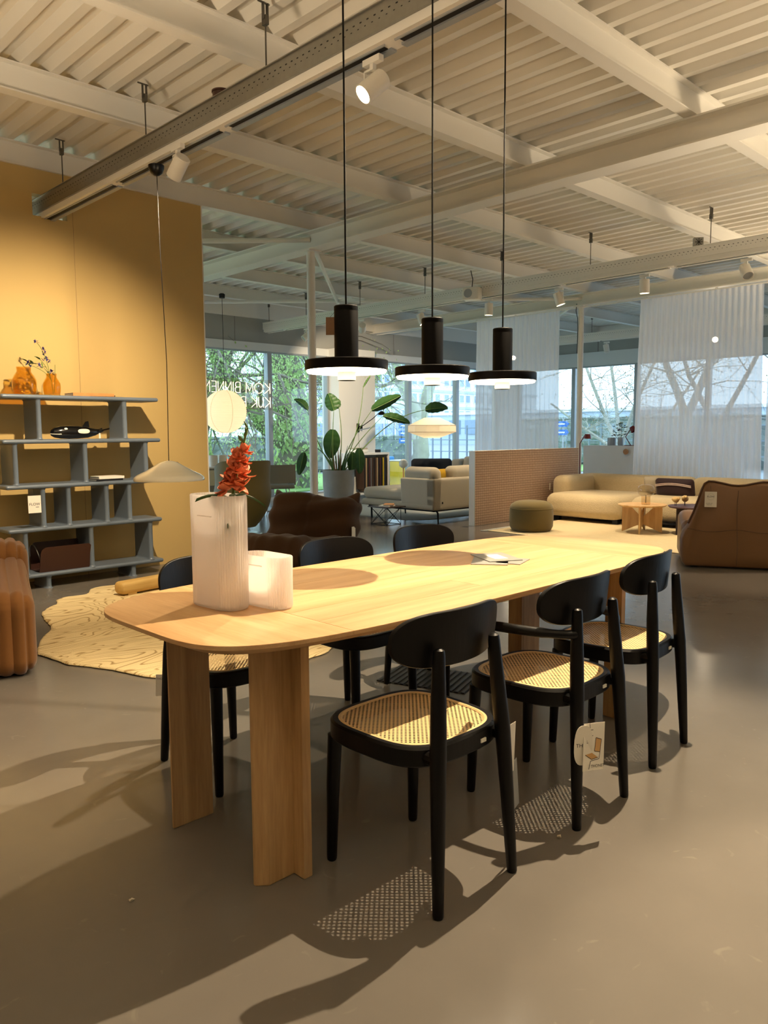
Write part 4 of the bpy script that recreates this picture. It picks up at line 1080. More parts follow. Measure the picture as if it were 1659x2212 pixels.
coffee(9.55, 4.28, .355, .30, 'plum_lacquer', 'walnut_dark', 'round dark plum coffee table beside the oak one', math.radians(65))
t = thing('glass_table_lamp', 'clear mushroom-shaped glass table lamp on the oak coffee table', 'lamp', (9.27, 4.77, .371))
r = .105
MB().lathe([(.055, .0), (.056, .06), (.056, .105), (.062, .112), (.09, .13), (r, .165), (.104, .20), (.088, .235), (.05, .252), (.001, .256)], 36).build('glass_dome', 'clear_glass', t, smooth=60)
MB().lathe([(.054, .002), (.054, .108), (.03, .11)], 36, cap0=True).build('base_glass', 'peach_glass', t, smooth=60)
MB().tube([(.0, 0, .02), (0, 0, .12)], .006, 8).build('lamp_holder', 'metal_chrome', t)
def bird(x, y, z, s, rz, label):
    t = thing('wooden_bird', label, 'figurine', (x, y, z), rz, 'pale wooden birds on the plum table')
    b = MB(); R = [(-.05, .004, .045), (-.04, .010, .047), (-.015, .020, .046), (.012, .022, .045), (.03, .014, .05), (.038, .0125, .056), (.046, .012, .058), (.053, .006, .057), (.058, .001, .056)]
    b.rings([[(p*s, q*s*math.cos(a), (zc + q*math.sin(a))*s) for a in [2*PI*k/12 for k in range(12)]] for p, q, zc in R]); b.build('body', 'bird_wood', t, smooth=60)
    for sx in (-.008, .01): MB().tube([(sx*s, 0, .001), (sx*s, 0, .028*s)], .002*s, 6).build('leg', 'ink', t)
bird(9.40, 4.44, .3662, 1.7, -2.2, 'pale wooden bird on thin legs nearest the glass lamp')
bird(9.53, 4.38, .3662, 1.9, -2.6, 'second pale wooden bird just behind the first')
# tan leather chair seen from behind
u = Vector((.47, -.883, 0)); wv = Vector((.883, .47, 0))
t = thing('leather_lounge_chair', 'tan leather lounge chair seen from behind, wavy top edge, at the right', 'armchair', (7.20, 3.32, 0), math.atan2(u.y, u.x))
# local x = along the back, local y = forward (away from the camera)
half = [(.03, .0), (.0, .05), (-.02, .16), (-.025, .28), (.0, .35), (.045, .42), (.085, .52), (.125, .64), (.155, .74), (.18, .80), (.215, .823), (.26, .822)]
cx = .47
top = [(.34, .806), (.41, .79), (.47, .785)]
outl = half + top + [(2*cx - x, z) for x, z in reversed(half + top[:-1])]
outl = outl[::-1]
b = MB(); steps = [(.03, .0), (.008, -.015), (0, -.045), (0, -.13), (.012, -.165), (.04, -.18)]
n0 = len(b.v); b.prism(outl, steps, Matrix.Rotation(PI/2, 4, 'X'))
b.v = [(x, y + .12 * max(0, z - .3) ** 1.0 * .35 - .05 * math.sin(PI * max(0, min(1, x / .94))) * (1 if z < .6 else .6), z + (.012 if z < .01 else .0)) for x, y, z in b.v]
b.build('back_shell', 'leather_tan', t, smooth=60, recalc=True)
def onback(x, z): return (x, .12 * max(0, z - .3) * .35 - .05 * math.sin(PI * max(0, min(1, x / .94))) * (1 if z < .6 else .6) + .0, z)
MB().tube([onback(cx + .006 * math.sin(z * 9), z) for z in [.03 + .0375 * k for k in range(20)]], .0025, 5).build('seam', 'leather_edge', t)
MB().tube([onback(x, .365 + .012 * math.cos(2*PI*x/.47)) for x in [.04 + .043 * k for k in range(21)]], .0028, 5).build('seam', 'leather_edge', t)
MB().tube([(x, onback(x, z)[1] + .02, z + .003) for x, z in (half[5:] + top + [(2*cx - x, z) for x, z in reversed(half[5:] + top[:-1])])], .009, 8).build('edge_piping', 'leather_edge', t)
for s, x in ((0, .09), (1, .85)):
    def fn(p, n):
        f = (p.y + .4) / .8
        return Vector((p.x, p.y, p.z - .06 * max(0, 1 - abs(f - .35) * 3) * (1 if p.z > 0 else 0) + .02 * f * (1 if p.z > 0 else 0)))
    MB().rbox(.2, .74, .45, .08, 6, fn=fn, c=(x, .46, .24)).build('arm', 'leather_tan', t, smooth=60)
MB().rbox(.62, .7, .34, .1, 6, c=(cx, .5, .19)).build('seat', 'leather_tan', t, smooth=60)
for x in (.12, .82): MB().box(x - .03, x + .03, .12, .18, 0, .02).build('foot', 'black_paint', t, smooth=0)
t2 = thing('price_tag', 'white price tag pinned to the back of the tan leather chair', 'tag', Vector((7.20, 3.32, 0)) + u * .232 - wv * .05 + Vector((0, 0, .66)))
Mc = frame_M((0, 0, 0), u, (0, 0, 1)); card('card', .105, .145, Mc, t2); MB().tube([(0, 0, .07), tuple(wv * .055 + Vector((0, 0, .13)))], .001, 5).build('string', 'ink', t2)
lettering('FLOW', .022, 'ink', t2, Mc @ Matrix.Translation((0, .025, .0008)))
lettering('HOME OF\nDESIGN', .013, 'ink_grey', t2, Mc @ Matrix.Translation((-.012, -.045, .0008)))
b = MB(); b.tube([tuple(Mc @ Vector((.03 * math.cos(a), .025 + .03 * math.sin(a), .0008))) for a in [2*PI*k/24 for k in range(25)]], .0006, 4); b.build('printed_ring', 'ink_grey', t2)
# curtains on beam
t = thing('curtain_track', 'white curtain track fixed under the second roof beam', 'track', (11.69, 0, 0))
MB().box(-.012, .012, -4.5, 12.2, 3.352, 3.368).build('track_bar', 'paint_white', t, smooth=0)
for y in (3.6, 5.0, 6.1, 7.7, 8.6, 9.5): MB().box(-.02, .02, y - .012, y + .012, 3.366, 3.381).build('clip', 'paint_white', t, smooth=0)
def curtain(y0, y1, label, n, flare):
    t = thing('sheer_curtain', label, 'curtain', (11.69, (y0 + y1)/2, 0), 0, 'white sheer curtains')
    w = y1 - y0; random.seed(n); ph = [random.uniform(-.5, .5) for _ in range(n + 2)]
    def fn(u_, v):
        z = 3.352 - v * 3.33
        k = u_ * n; i = int(min(n - 1, k)); p = ph[i] * (1 - (k - i)) + ph[i+1] * (k - i)
        am = .012 + .026 * min(1, v * 2.2)
        yy = -w/2 + u_ * w + (u_ - .5) * flare * v + .012 * math.sin(2*PI*k*1.0 + 1) * min(1, v * 3) + p * .012 * v
        xx = am * math.sin(2*PI*k + p * 2 * v) + p * .03 * v
        return (xx, yy, z)
    MB().grid(fn, n * 10, 14).build('voile', 'voile', t, smooth=80)
    def hd(u_, v):
        k = u_ * n; return (.014 * math.sin(2*PI*k) - .003, -w/2 + u_ * w, 3.352 - v * .09)
    MB().grid(hd, n * 8, 1).build('heading_tape', 'voile', t, smooth=80)
    return t
curtain(7.68, 9.49, 'narrow white sheer curtain left of the second column', 19, .05)
curtain(4.33, 6.19, 'wide white sheer curtain at the right behind the boucle sofa', 22, .16)
curtain(2.2, 4.22, 'white sheer curtain cut by the right frame edge', 18, .02)
# white low cabinet with wall knobs, pots, red lamps
t = thing('low_cabinet', 'plain white back of a low cabinet with round coat knobs', 'cabinet', (13.0, 7.05, 0))
MB().box(0, .36, -1.9, .92, 0, 1.035).build('body', 'wall_white', t, smooth=0)
for y, z, m_ in ((.02, .93, 'knob_wood'), (-.235, .79, 'ink'), (-.5, .93, 'knob_wood')):
    MB().lathe([(.012, 0), (.014, .03), (.05, .045), (.052, .06), (.001, .07)], 20, cap0=True, M=Matrix.Translation((0, y, z)) @ Matrix.Rotation(-PI/2, 4, 'Y')).build('coat_knob', m_, t)
t = thing('grey_pot', 'plain grey cylinder pot on the white low cabinet', 'pot', (13.2, 7.50, 1.0355)); MB().lathe([(.001, 0), (.075, 0), (.08, .01), (.08, .145), (.072, .145), (.072, .02), (.001, .02)], 28).build('pot_body', 'frame_grey', t)
t = thing('flower_vase', 'grey cylinder vase with mixed white and blue flowers on the low cabinet', 'vase', (13.2, 7.32, 1.0355)); MB().lathe([(.001, 0), (.045, 0), (.05, .01), (.05, .15), (.044, .15), (.044, .02), (.001, .02)], 24).build('vase_body', 'frame_grey', t)
random.seed(8)
for i in range(34):
    a = random.uniform(0, 2*PI); rr = random.uniform(.02, .15); z = .17 + random.uniform(0, .26) * (1 - rr * 2)
    m_ = random.choice(['leaf_green', 'leaf_green', 'petal_white', 'petal_blue', 'stem_green'])
    b = MB(); c = Vector((rr * math.cos(a), rr * math.sin(a), z))
    for k in range(5): petal(b, Matrix.Translation(c) @ Vector((math.cos(k*1.26 + i), math.sin(k*1.26 + i), .4)).normalized().to_track_quat('Y', 'Z').to_matrix().to_4x4(), .035, .025, .2, .2)
    b.build('bloom' if 'petal' in m_ else 'leaf', m_, t, smooth=60)
    if i % 3 == 0: MB().tube([(0, 0, .05), tuple(c)], .002, 5).build('stem', 'stem_green', t)
def red_lamp(name, label, base, pts, shade_at, d, L, r):
    t = thing(name, label, 'lamp', base)
    MB().tube(pts, .009, 8).build('pole', 'red_lacquer', t)
    MB().lathe([(.001, .012), (.11, .012), (.12, .004), (.12, 0)], 28, cap1=True).build('base', 'red_lacquer', t)
    MB().lathe([(r*.75, L/2), (r, -L/2), (r*.95, -L/2), (r*.7, L/2 - .005)], 24, cap0=True, M=Matrix.Translation(shade_at) @ aim(d)).build('shade', 'red_lacquer', t, smooth=40)
    return t
red_lamp('floor_lamp', 'dark red floor lamp with bent arm behind the boucle sofa', (11.25, 6.96, 0), [(0, 0, .01), (0, .005, 1.10), (-.02, -.07, 1.20), (-.03, -.10, 1.235)], (-.04, -.16, 1.22), (0, .05, -1), .075, .062)
red_lamp('table_lamp', 'dark red jointed lamp head at the edge of the large curtain', (13.2, 7.12, 1.0355), [(0, 0, .01), (0, .1, .16), (0, .0, .31)], (0, -.04, .30), (0, -.6, -.8), .09, .062)
# ---------------------------------------------------------------- dark brown quilted lounge chair
def wrinkle(amp, f1, f2, ph):
    return lambda p, n: p + n * (amp * math.sin(f1 * p.z + 3 * math.sin(2.5 * p.x + ph)) + amp * .6 * math.sin(f2 * p.x + ph) - .02 * math.exp(-(p.x / .02) ** 2))
t = thing('quilted_lounge_chair', 'dark brown quilted suede lounge chair with eared back behind the table', 'armchair', (4.27, 5.57, 0), math.radians(108))
# local -y = back? built facing local +y
Mb = Matrix.Translation((0, -.30, .34)) @ Matrix.Rotation(.28, 4, 'X')
MB().rbox(.92, .32, .78, .13, 18, fn=wrinkle(.014, 30, 10, .4), M=Mb).build('backrest', 'brown_suede', t, smooth=60)
MB().rbox(.96, .95, .36, .15, 18, fn=wrinkle(.014, 40, 16, 1.3), c=(0, .12, .19)).build('seat', 'brown_suede', t, smooth=60)
MB().rbox(.98, .36, .30, .13, 18, fn=wrinkle(.010, 24, 34, 2.2), c=(0, .44, .30)).build('front_roll', 'brown_suede', t, smooth=60)
for s in (-1, 1):
    MB().tube([tuple(Mb @ Vector((s*.36, .0, .30))), tuple(Mb @ Vector((s*.42, .0, .37))), tuple(Mb @ Vector((s*.455, 0, .43)))], [.10, .055, .012], 12).build('ear', 'brown_suede', t, smooth=60)
MB().box(-.478, -.474, -.30, -.24, .35, .46).build('label', 'card_white', t, smooth=0)

# olive wing chair
t = thing('wing_chair', 'olive green high-backed wing chair partly behind the coral flowers', 'armchair', (5.72, 8.55, 0), math.radians(-20))
def shell(th):
    def fn(u_, v):
        a = -2.35 + 4.7 * u_; z = .10 + .86 * v
        wv_ = .34 * (math.sin(min(1, v * 1.25 + .18) * PI * .62)) ** .8
        r = wv_ + th
        k = 1 - .14 * max(0, abs(a) - 1.2) * (1 - v)
        lift = -.12 * max(0, abs(a) - .9) ** 1.4 * (v > .5) * (v - .5) * 2
        return (r * math.sin(a) * k, -.05 + (r * .95) * -math.cos(a) - .10 * v, z + lift)
    return fn
b = MB(); b.grid(shell(.0), 28, 16); b.grid(shell(.035), 28, 16, flip=True)
f0, f1 = shell(0), shell(.035)
rim = [(f0(i/28, 1), f1(i/28, 1)) for i in range(29)]
b.add([p for q in rim for p in q], [(2*i, 2*i+2, 2*i+3, 2*i+1) for i in range(28)])
b.build('shell', 'olive_leather', t, smooth=60)
MB().rbox(.5, .5, .14, .06, 5, c=(0, .02, .40)).build('seat_cushion', 'olive_fabric', t, smooth=60)
MB().rbox(.36, .07, .16, .03, 5, M=Matrix.Translation((.0, -.24, .80)) @ Matrix.Rotation(.12, 4, 'X')).build('head_cushion', 'olive_leather', t, smooth=60)
MB().tube([(0, 0, .02), (0, 0, .33)], .03, 12).build('stem', 'metal_chrome', t)
MB().lathe([(.001, .02), (.26, .008), (.27, 0)], 28, cap1=True).build('foot_plate', 'metal_chrome', t)
MB().box(-.33, -.20, .28, .285, .62, .82).build('info_card', 'card_white', t, smooth=0)
# grey cabinet with two white vases
t = thing('grey_cabinet', 'matt grey low cabinet beside the edge of the ochre wall', 'cabinet', (6.15, 10.0, 0)); 
MB().box(-.6, .55, -.22, .22, .10, .80).build('body', 'grey_fabric', t, smooth=0); MB().box(-.62, .57, -.24, .24, .80, .82).build('top', 'paper_white', t, smooth=0)
for x in (-.5, .45): MB().box(x - .02, x + .02, -.18, .18, 0, .10).build('foot', 'black_paint', t, smooth=0)
for x, lb in ((6.20, 'white ceramic cylinder vase next to the ochre wall edge'), (6.36, 'white ceramic cylinder vase, right of the pair on the grey cabinet')):
    t = thing('cylinder_vase', lb, 'vase', (x, 9.95, .8205), 0, 'white vases on the grey cabinet'); MB().lathe([(.001, 0), (.06, 0), (.066, .008), (.066, .16), (.058, .165), (.056, .02), (.001, .018)], 28).build('vase_body', 'white_ceramic', t)
# round table and shell chairs by the window
t = thing('round_table', 'round white-topped table by the far window', 'table', (7.75, 10.95, 0))
MB().lathe([(.001, .70), (.52, .70), (.55, .715), (.55, .735), (.001, .735)], 56).build('top', 'paper_white', t); MB().lathe([(.55, .712), (.553, .72), (.553, .73)], 56).build('edge', 'oak_pale', t)
MB().tube([(0, 0, .02), (0, 0, .70)], .05, 16).build('column', 'black_metal', t); MB().lathe([(.30, 0), (.30, .015), (.001, .03)], 36, cap0=True).build('foot_plate', 'frame_grey', t)
def shell_chair(x, y, rz, label):
    t = thing('shell_chair', label, 'chair', (x, y, 0), rz, 'pale grey shell chairs by the window')
    MB().rbox(.48, .46, .06, .03, 4, c=(0, .02, .44)).build('seat', 'grey_fabric', t, smooth=60)
    def bf(u_, v):
        a = (u_ - .5) * 1.25; return (.30 * math.sin(a) * 1.35, -.18 - .06 * v - .10 * math.cos(a) + .07, .50 + .30 * v)
    b = MB(); b.grid(bf, 12, 6); b.grid(lambda u_, v: tuple(Vector(bf(u_, v)) - Vector((0, .025, 0))), 12, 6, flip=True)
    rimf = [(bf(i/12, 1), tuple(Vector(bf(i/12, 1)) - Vector((0, .025, 0)))) for i in range(13)]
    b.add([p for q in rimf for p in q], [(2*i, 2*i+2, 2*i+3, 2*i+1) for i in range(12)]); b.build('backrest', 'grey_fabric', t, smooth=60)
    for s in (-1, 1):
        o = [(-.20, .47), (.20, .44), (.14, .56), (-.10, .66), (-.20, .70)]
        MB().prism(o, [(0, -.012), (0, .012)], Matrix.Translation((s * .24, 0, 0)) @ Matrix.Rotation(PI/2, 4, 'Z') @ Matrix.Rotation(PI/2, 4, 'X')).build('arm', 'grey_fabric', t, recalc=True)
        for q in (-1, 1): MB().tube([(s*.15, q*.12, .42), (s*.24, q*.23, 0)], .009, 8).build('leg', 'metal_chrome', t)
    return t
shell_chair(7.60, 10.28, math.radians(-25), 'pale grey shell chair with wire legs in front of the round white table')
shell_chair(6.98, 10.62, math.radians(-62), 'pale grey shell chair mostly hidden behind the olive wing chair')
# paper globe by the window and neon sign
GX, GY, GZ, GRd = 7.23, 11.2, 1.66, .355
t = thing('paper_lantern', 'round white paper lantern hanging by the far window', 'lamp', (GX, GY, GZ))
pf = []
for k in range(0, 61):
    a = .06 + (PI - .12) * k / 60; rr = GRd * (1 + .006 * (1 if k % 2 else -1)); pf.append((rr * math.sin(a), rr * math.cos(a)))
psh = MB().lathe(pf, 40).build('paper_shade', 'lantern_paper', t, smooth=25)
for k in range(6):
    MB().tube([(GRd * 1.004 * math.sin(a) * math.cos(k*PI/3 + .3), GRd * 1.004 * math.sin(a) * math.sin(k*PI/3 + .3), GRd * 1.004 * math.cos(a)) for a in [.08 + (PI - .16) * i / 16 for i in range(17)]], .0022, 4).build('rib', 'oak_pale', psh)
MB().tube([(0, 0, GRd), (0, 0, 3.5 - GZ)], .004, 6).build('cable', 'ink', t)
MB().lathe([(.045, .0), (.05, .06), (.03, .075), (.001, .075)], 16, c=(0, 0, 3.5 - GZ), cap0=True).build('ceiling_rose', 'ink', t)
l = bpy.data.lights.new('bulb', 'POINT'); l.energy = 5; l.color = WARM; l.shadow_soft_size = .08; o = bpy.data.objects.new('bulb', l); C.objects.link(o); o.parent = t
STROKE = {'K': [[(0, 0), (0, 1)], [(.62, 1), (.02, .48), (.64, 0)]], 'O': [[(.5 + .5*math.cos(a), .5 + .5*math.sin(a)) for a in [2*PI*k/20 for k in range(21)]]], 'M': [[(0, 0), (0.05, 1), (.42, .2), (.8, 1), (.84, 0)]],
          'B': [[(0, 0), (0, 1), (.35, 1), (.5, .9), (.5, .62), (.35, .53), (0, .53)], [(.35, .53), (.56, .42), (.56, .12), (.4, 0), (0, 0)]], 'I': [[(0, 0), (0, 1)]], 'N': [[(0, 0), (0, 1), (.62, 0), (.62, 1)]], 'E': [[(.48, 1), (0, 1), (0, 0), (.48, 0)], [(0, .52), (.42, .52)]],
          'J': [[(.32, 1), (.32, .2), (.2, .02), (.05, .02), (-.05, .12)]], 'R': [[(0, 0), (0, 1), (.36, 1), (.52, .9), (.52, .6), (.36, .5), (0, .5)], [(.3, .5), (.58, 0)]], 'D': [[(0, 0), (0, 1), (.25, 1), (.55, .8), (.6, .5), (.55, .2), (.25, 0), (0, 0)]]}
ADV = {'K': .84, 'O': 1.18, 'M': 1.06, 'B': .78, 'I': .22, 'N': .84, 'E': .70, 'J': .55, 'R': .78, 'D': .8, ' ': .45}
t = thing('neon_sign', 'warm yellow neon lettering seen mirrored inside the far window', 'sign', (8.93, 12.24, 0))
for row, (txt, z) in enumerate((('KOM BINNEN', 2.045), ('KIJK ROND', 1.785))):
    for layer, (dx, dy) in enumerate(((0, 0),)):
        x = 0.02
        for ch_ in txt:
            if ch_ != ' ':
                b = MB()
                for st in STROKE[ch_]:
                    b.tube([(-(x + px * .19) - dx, dy, z + pz * .19) for px, pz in st], .0055, 6)
                b.build('letter', 'neon_tube', t)
            x += ADV[ch_] * .19
MB().box(-1.62, 0.02, .006, .010, 1.74, 2.30).build('acrylic_plate', 'clear_glass', t, smooth=0)
for x in (-.1, -.8, -1.5): MB().tube([(x, .008, 2.30), (x, .008, 2.84)], .0015, 5).build('hanging_wire', 'metal_chrome', t)

# ---------------------------------------------------------------- big potted plant
PX, PY = 9.35, 10.8
t = thing('strelitzia_plant', 'tall bird-of-paradise plant in a grey concrete pot beside the white pier', 'plant', (PX, PY, 0))
MB().lathe([(.001, .0), (.20, 0), (.24, .03), (.27, .15), (.285, .35), (.29, .615), (.295, .63), (.27, .63), (.265, .56), (.001, .56)], 40).build('pot', 'concrete_pot', t, smooth=50)
MB().lathe([(.001, .575), (.266, .57)], 32).build('soil', 'soil', t)
rv = Vector((.717, -.697, 0)) # picture right
def pl(rx, z, dpt=0): return tuple(rv * rx + Vector((.697, .717, 0)) * dpt + Vector((0, 0, z)))
def big_leaf(tip0, d, L, W, droop, fold, nm='leaf'):
    b = MB(); d = Vector(d).normalized(); side = (d.cross(Vector((.697, .717, 0))) * .85 + d.cross(Vector((0, 0, 1))) * .45).normalized(); nrm = side.cross(d)
    def fn(u_, v):
        wd = 1.2 * W * (math.sin(PI * min(1, v * .93 + .035)) ** .62) * (1 - .25 * v)
        a = (u_ - .5) * 2; s = Vector(tip0) + d * (L * v) - Vector((0, 0, 1)) * (droop * L * v * v)
        return tuple(s + side * (a * wd * .5 * math.cos(fold * .6)) + nrm * (abs(a) * wd * .5 * math.sin(fold * .6) + .012 * math.sin(v * 30) * abs(a)))
    b.grid(fn, 6, 14); lfo = b.build(nm, 'leaf_green', t, smooth=60)
    MB().tube([fn(.5, k / 8) for k in range(9)], .006, 5).build('midrib', 'stem_green', lfo)
def stalk(p0, p1, bow, dep=0, r=.011):
    p0 = Vector(p0); p1 = Vector(p1); mid = (p0 + p1)/2 + Vector(bow)
    pts = bez(p0, p0.lerp(mid, .75) + Vector(bow) * .2, mid.lerp(p1, .35), p1, 12)
    MB().tube(pts, [r * (1 - .55 * i / 12) for i in range(13)], 7).build('stalk', 'stem_green', t); return pts
# (base rx, tip rx, tip z, bow rx, leaf dir (rx,z,depth), L, W, droop, fold)
for (b0, tx, tz, bw, ld, L, W, dr, fo, dp) in ((-.06, -.07, 1.70, -.05, (-.25, .9, .1), .36, .26, .1, .5, 0), (-.02, .02, 1.75, .10, (-.6, .75, .2), .34, .22, .4, .8, .05), (-.05, -.55, 1.72, -.12, (-.55, .7, .2), .42, .16, .3, 1.0, .1),
        (.03, .62, 1.70, -.12, (.9, .42, .1), .58, .24, -.02, .75, -.1), (.05, .82, 1.60, -.15, (.95, -.22, -.1), .50, .20, .05, .9, .05), (.02, .46, 2.12, .16, (.5, .9, .1), .3, .05, .1, 1.2, .2),
        (-.08, -.10, 1.10, -.02, (-.5, -.9, -.3), .02, .02, 0, .3, 0)):
    pts = stalk(pl(b0, .57), pl(tx, tz, dp), pl(bw, 0))
    if L > .1: big_leaf(pts[-1], Vector(pl(ld[0], ld[1], ld[2])), L, W, dr, fo)
# broad low leaf, drooping leaves
pts = stalk(pl(-.08, .57), pl(-.10, 1.30), pl(-.03, 0)); big_leaf(pl(-.09, 1.36), pl(-.12, -1, .05), .52, .30, .0, .35)
pts = stalk(pl(-.04, .6), pl(-.62, .95), pl(-.10, .42), r=.010); big_leaf(pts[-1], pl(-.25, -1), .42, .18, 0, .6)
pts = stalk(pl(.08, .6), pl(.38, 1.02), pl(.0, .20), r=.010); big_leaf(pts[-1], pl(.02, -1), .46, .20, 0, .5)
pts = stalk(pl(.06, .6), pl(.26, .95), pl(.0, .20), r=.010); big_leaf(pts[-1], pl(-.05, -1), .40, .18, 0, .5)
pts = stalk(pl(.10, .6), pl(1.62, 1.72, .6), pl(.1, .45), r=.012); big_leaf(pts[-1], pl(.8, .15, .2), .45, .24, .1, .7)
random.seed(6)
for i in range(26):
    a = random.uniform(0, 2*PI); r0 = random.uniform(.02, .11); h = random.uniform(.15, .55)
    MB().tube([(r0*math.cos(a), r0*math.sin(a), .56), (r0*1.5*math.cos(a), r0*1.5*math.sin(a), .56 + h*.6), (r0*2.2*math.cos(a), r0*2.2*math.sin(a), .56 + h)], [.014, .010, .003], 6).build('sheath', random.choice(['stem_green', 'leaf_green', 'stem_dry']), t)

# fabric sample cabinet
t = thing('sample_cabinet', 'white open cabinet hung with dark fabric samples beside the plant', 'cabinet', (10.72, 11.55, 0), math.radians(0))
b = MB(); b.box(-.55, .48, -.20, .20, .86, .90); b.box(-.55, -.52, -.20, .20, .10, .86); b.box(.45, .48, -.20, .20, .10, .86); b.box(-.55, .48, .17, .20, .10, .86); b.box(-.55, .48, -.20, .20, .08, .11); b.build('carcass', 'wall_white', t, smooth=0)
MB().tube([(-.5, -.10, .78), (.44, -.10, .78)], .01, 8).build('hanging_rod', 'black_metal', t)
for x in (-.48, .40): MB().box(x - .015, x + .015, -.15, .15, 0, .08).build('foot', 'black_paint', t, smooth=0)
random.seed(9); ms = ['cloth_brown', 'cloth_dark', 'cloth_tan', 'cloth_dark', 'cloth_wine', 'cloth_grey', 'cloth_brown', 'cloth_dark', 'cloth_brown', 'cloth_tan', 'cloth_dark', 'cloth_wine', 'cloth_dark', 'cloth_yellow', 'cloth_navy', 'cloth_dark']
for i, m_ in enumerate(ms):
    x = -.25 + i * .0425
    b = MB(); b.grid(lambda u_, v: (x + .006 * math.sin(9*u_ + i) + .004*v, -.19 + .2 * u_ + .006*math.sin(5*v + i), .80 - v * (.62 + .02 * (i % 3))), 4, 6); b.grid(lambda u_, v: (x + .022 + .006 * math.sin(9*u_ + i), -.195 + .2 * u_, .80 - v * (.62 + .02 * (i % 3))), 4, 6)
    b.add([(x - .002, -.2, .15), (x + .024, -.2, .15), (x + .024, -.2, .80), (x - .002, -.2, .80)], [(0, 1, 2, 3)])
    ordn = ['leftmost', 'second', 'third', 'fourth', 'fifth', 'sixth', 'seventh', 'eighth', 'ninth', 'tenth', 'eleventh', 'twelfth', 'thirteenth', 'fourteenth', 'fifteenth', 'last'][i]
    tag(b.build('fabric_sample', m_, smooth=60, loc=(10.72, 11.55, 0)), ordn + ' hanging fabric sample in the white cabinet row, ' + m_[6:].replace('dark', 'near-black'), 'fabric sample', 'fabric samples in the white cabinet')
t = thing('folded_blanket', 'folded white cloth bundle on top of the sample cabinet', 'textile', (10.52, 11.55, .9005)); MB().rbox(.34, .28, .07, .03, 4, c=(0, 0, .036)).build('folds', 'paper_white', t, smooth=60); MB().rbox(.30, .26, .03, .014, 3, c=(.0, 0, .088)).build('folds', 'cream_fabric', t, smooth=60)
t = thing('small_box', 'small dark box on the right of the sample cabinet', 'box', (11.02, 11.5, .9005)); MB().rbox(.09, .08, .05, .006, 2, c=(0, 0, .0255)).build('box_body', 'dark_fabric', t); MB().rbox(.092, .082, .012, .004, 2, c=(0, 0, .054)).build('lid', 'book_black', t)
# black wall lamp on the pier
t = thing('wall_lamp', 'black jointed wall lamp on the white pier behind the plant', 'lamp', (10.92, Y1 - .331, 1.40))
MB().box(-.03, .03, -.02, 0, -.09, .09).build('wall_plate', 'black_metal', t, smooth=0); MB().tube([(0, -.02, .02), (.05, -.12, .05), (.18, -.25, .18), (.33, -.32, .32)], .008, 8).build('arm', 'black_metal', t)
MB().lathe([(.015, .05), (.03, .045), (.06, .01), (.075, -.03), (.07, -.03), (.02, .035)], 20, cap0=True, c=(.36, -.34, .29)).build('shade', 'black_metal', t)
MB().lathe([(.03, 0), (.03, .06), (.001, .065)], 14, cap0=True, c=(.05, -.05, -.02)).build('joint', 'black_metal', t)
MB().tube([(0, -.02, -.09), (.02, -.02, -.4), (.0, -.02, -.5)], .003, 5).build('cord', 'black_metal', t)

# ---------------------------------------------------------------- cream sofa, wire table, saucer lamp
tag(MB().prism(superell(1.5, 1.3, 6, 40), [(.004, .0005), (0, .004), (.004, .011)]).build('pale_rug', 'rug_grey', loc=(9.8, 9.1, 0)), 'pale grey rug under the cream sofa', 'rug')
t = thing('cream_sofa', 'cream upholstered sofa with chaise on slim black legs, seen from behind', 'sofa', (8.08, 7.30, 0))
def taper(p, n): return Vector((p.x - .05 * (p.z + .2) if p.x < 0 else p.x, p.y - .04 * (p.z + .2) if p.y < 0 else p.y, p.z))
MB().rbox(.16, .66, .45, .035, 5, fn=taper, c=(.10, .35, .425)).build('side_panel', 'cream_fabric', t, smooth=60)
MB().rbox(2.2, .16, .45, .035, 5, fn=taper, c=(1.12, .10, .425)).build('back_panel', 'cream_fabric', t, smooth=60)
MB().rbox(.95, 1.5, .10, .04, 5, c=(.49, .78, .255)).build('chaise_base', 'cream_fabric', t, smooth=60)
MB().rbox(.92, 1.42, .17, .07, 6, c=(.50, .82, .39)).build('chaise_cushion', 'cream_fabric', t, smooth=60)
MB().rbox(1.25, .9, .10, .04, 5, c=(1.6, .50, .255)).build('seat_base', 'cream_fabric', t, smooth=60)
MB().rbox(1.2, .85, .17, .07, 6, c=(1.6, .55, .39)).build('seat_cushion', 'cream_fabric', t, smooth=60)
dents = lambda p, n: p - n * (.03 * sum(math.exp(-((p.x - q)**2 + (p.z + .06)**2) / .0016) for q in (-.2, -.07, .07, .2)) if abs(n.y) > .5 else 0)
dentx = lambda p, n: p - n * (.03 * sum(math.exp(-((p.y - q)**2 + (p.z + .06)**2) / .0016) for q in (-.2, -.07, .07, .2)) if abs(n.x) > .5 else 0)
MB().rbox(.22, .62, .30, .10, 10, fn=dentx, M=Matrix.Translation((.17, .38, .655)) @ Matrix.Rotation(-.1, 4, 'Y')).build('back_cushion', 'cream_fabric', t, smooth=60)
MB().rbox(.70, .22, .30, .09, 8, fn=dents, M=Matrix.Translation((.85, .20, .66)) @ Matrix.Rotation(.1, 4, 'X')).build('back_cushion', 'cream_fabric', t, smooth=60)
MB().rbox(.70, .22, .30, .09, 8, fn=dents, M=Matrix.Translation((1.6, .20, .66)) @ Matrix.Rotation(.1, 4, 'X')).build('back_cushion', 'cream_fabric', t, smooth=60)
b = MB(); b.box(.10, .13, .10, 1.45, .175, .205); b.box(2.0, 2.03, .10, .9, .175, .205); b.box(.10, 2.0, .10, .13, .175, .205); b.build('base_frame', 'black_metal', t, smooth=0)
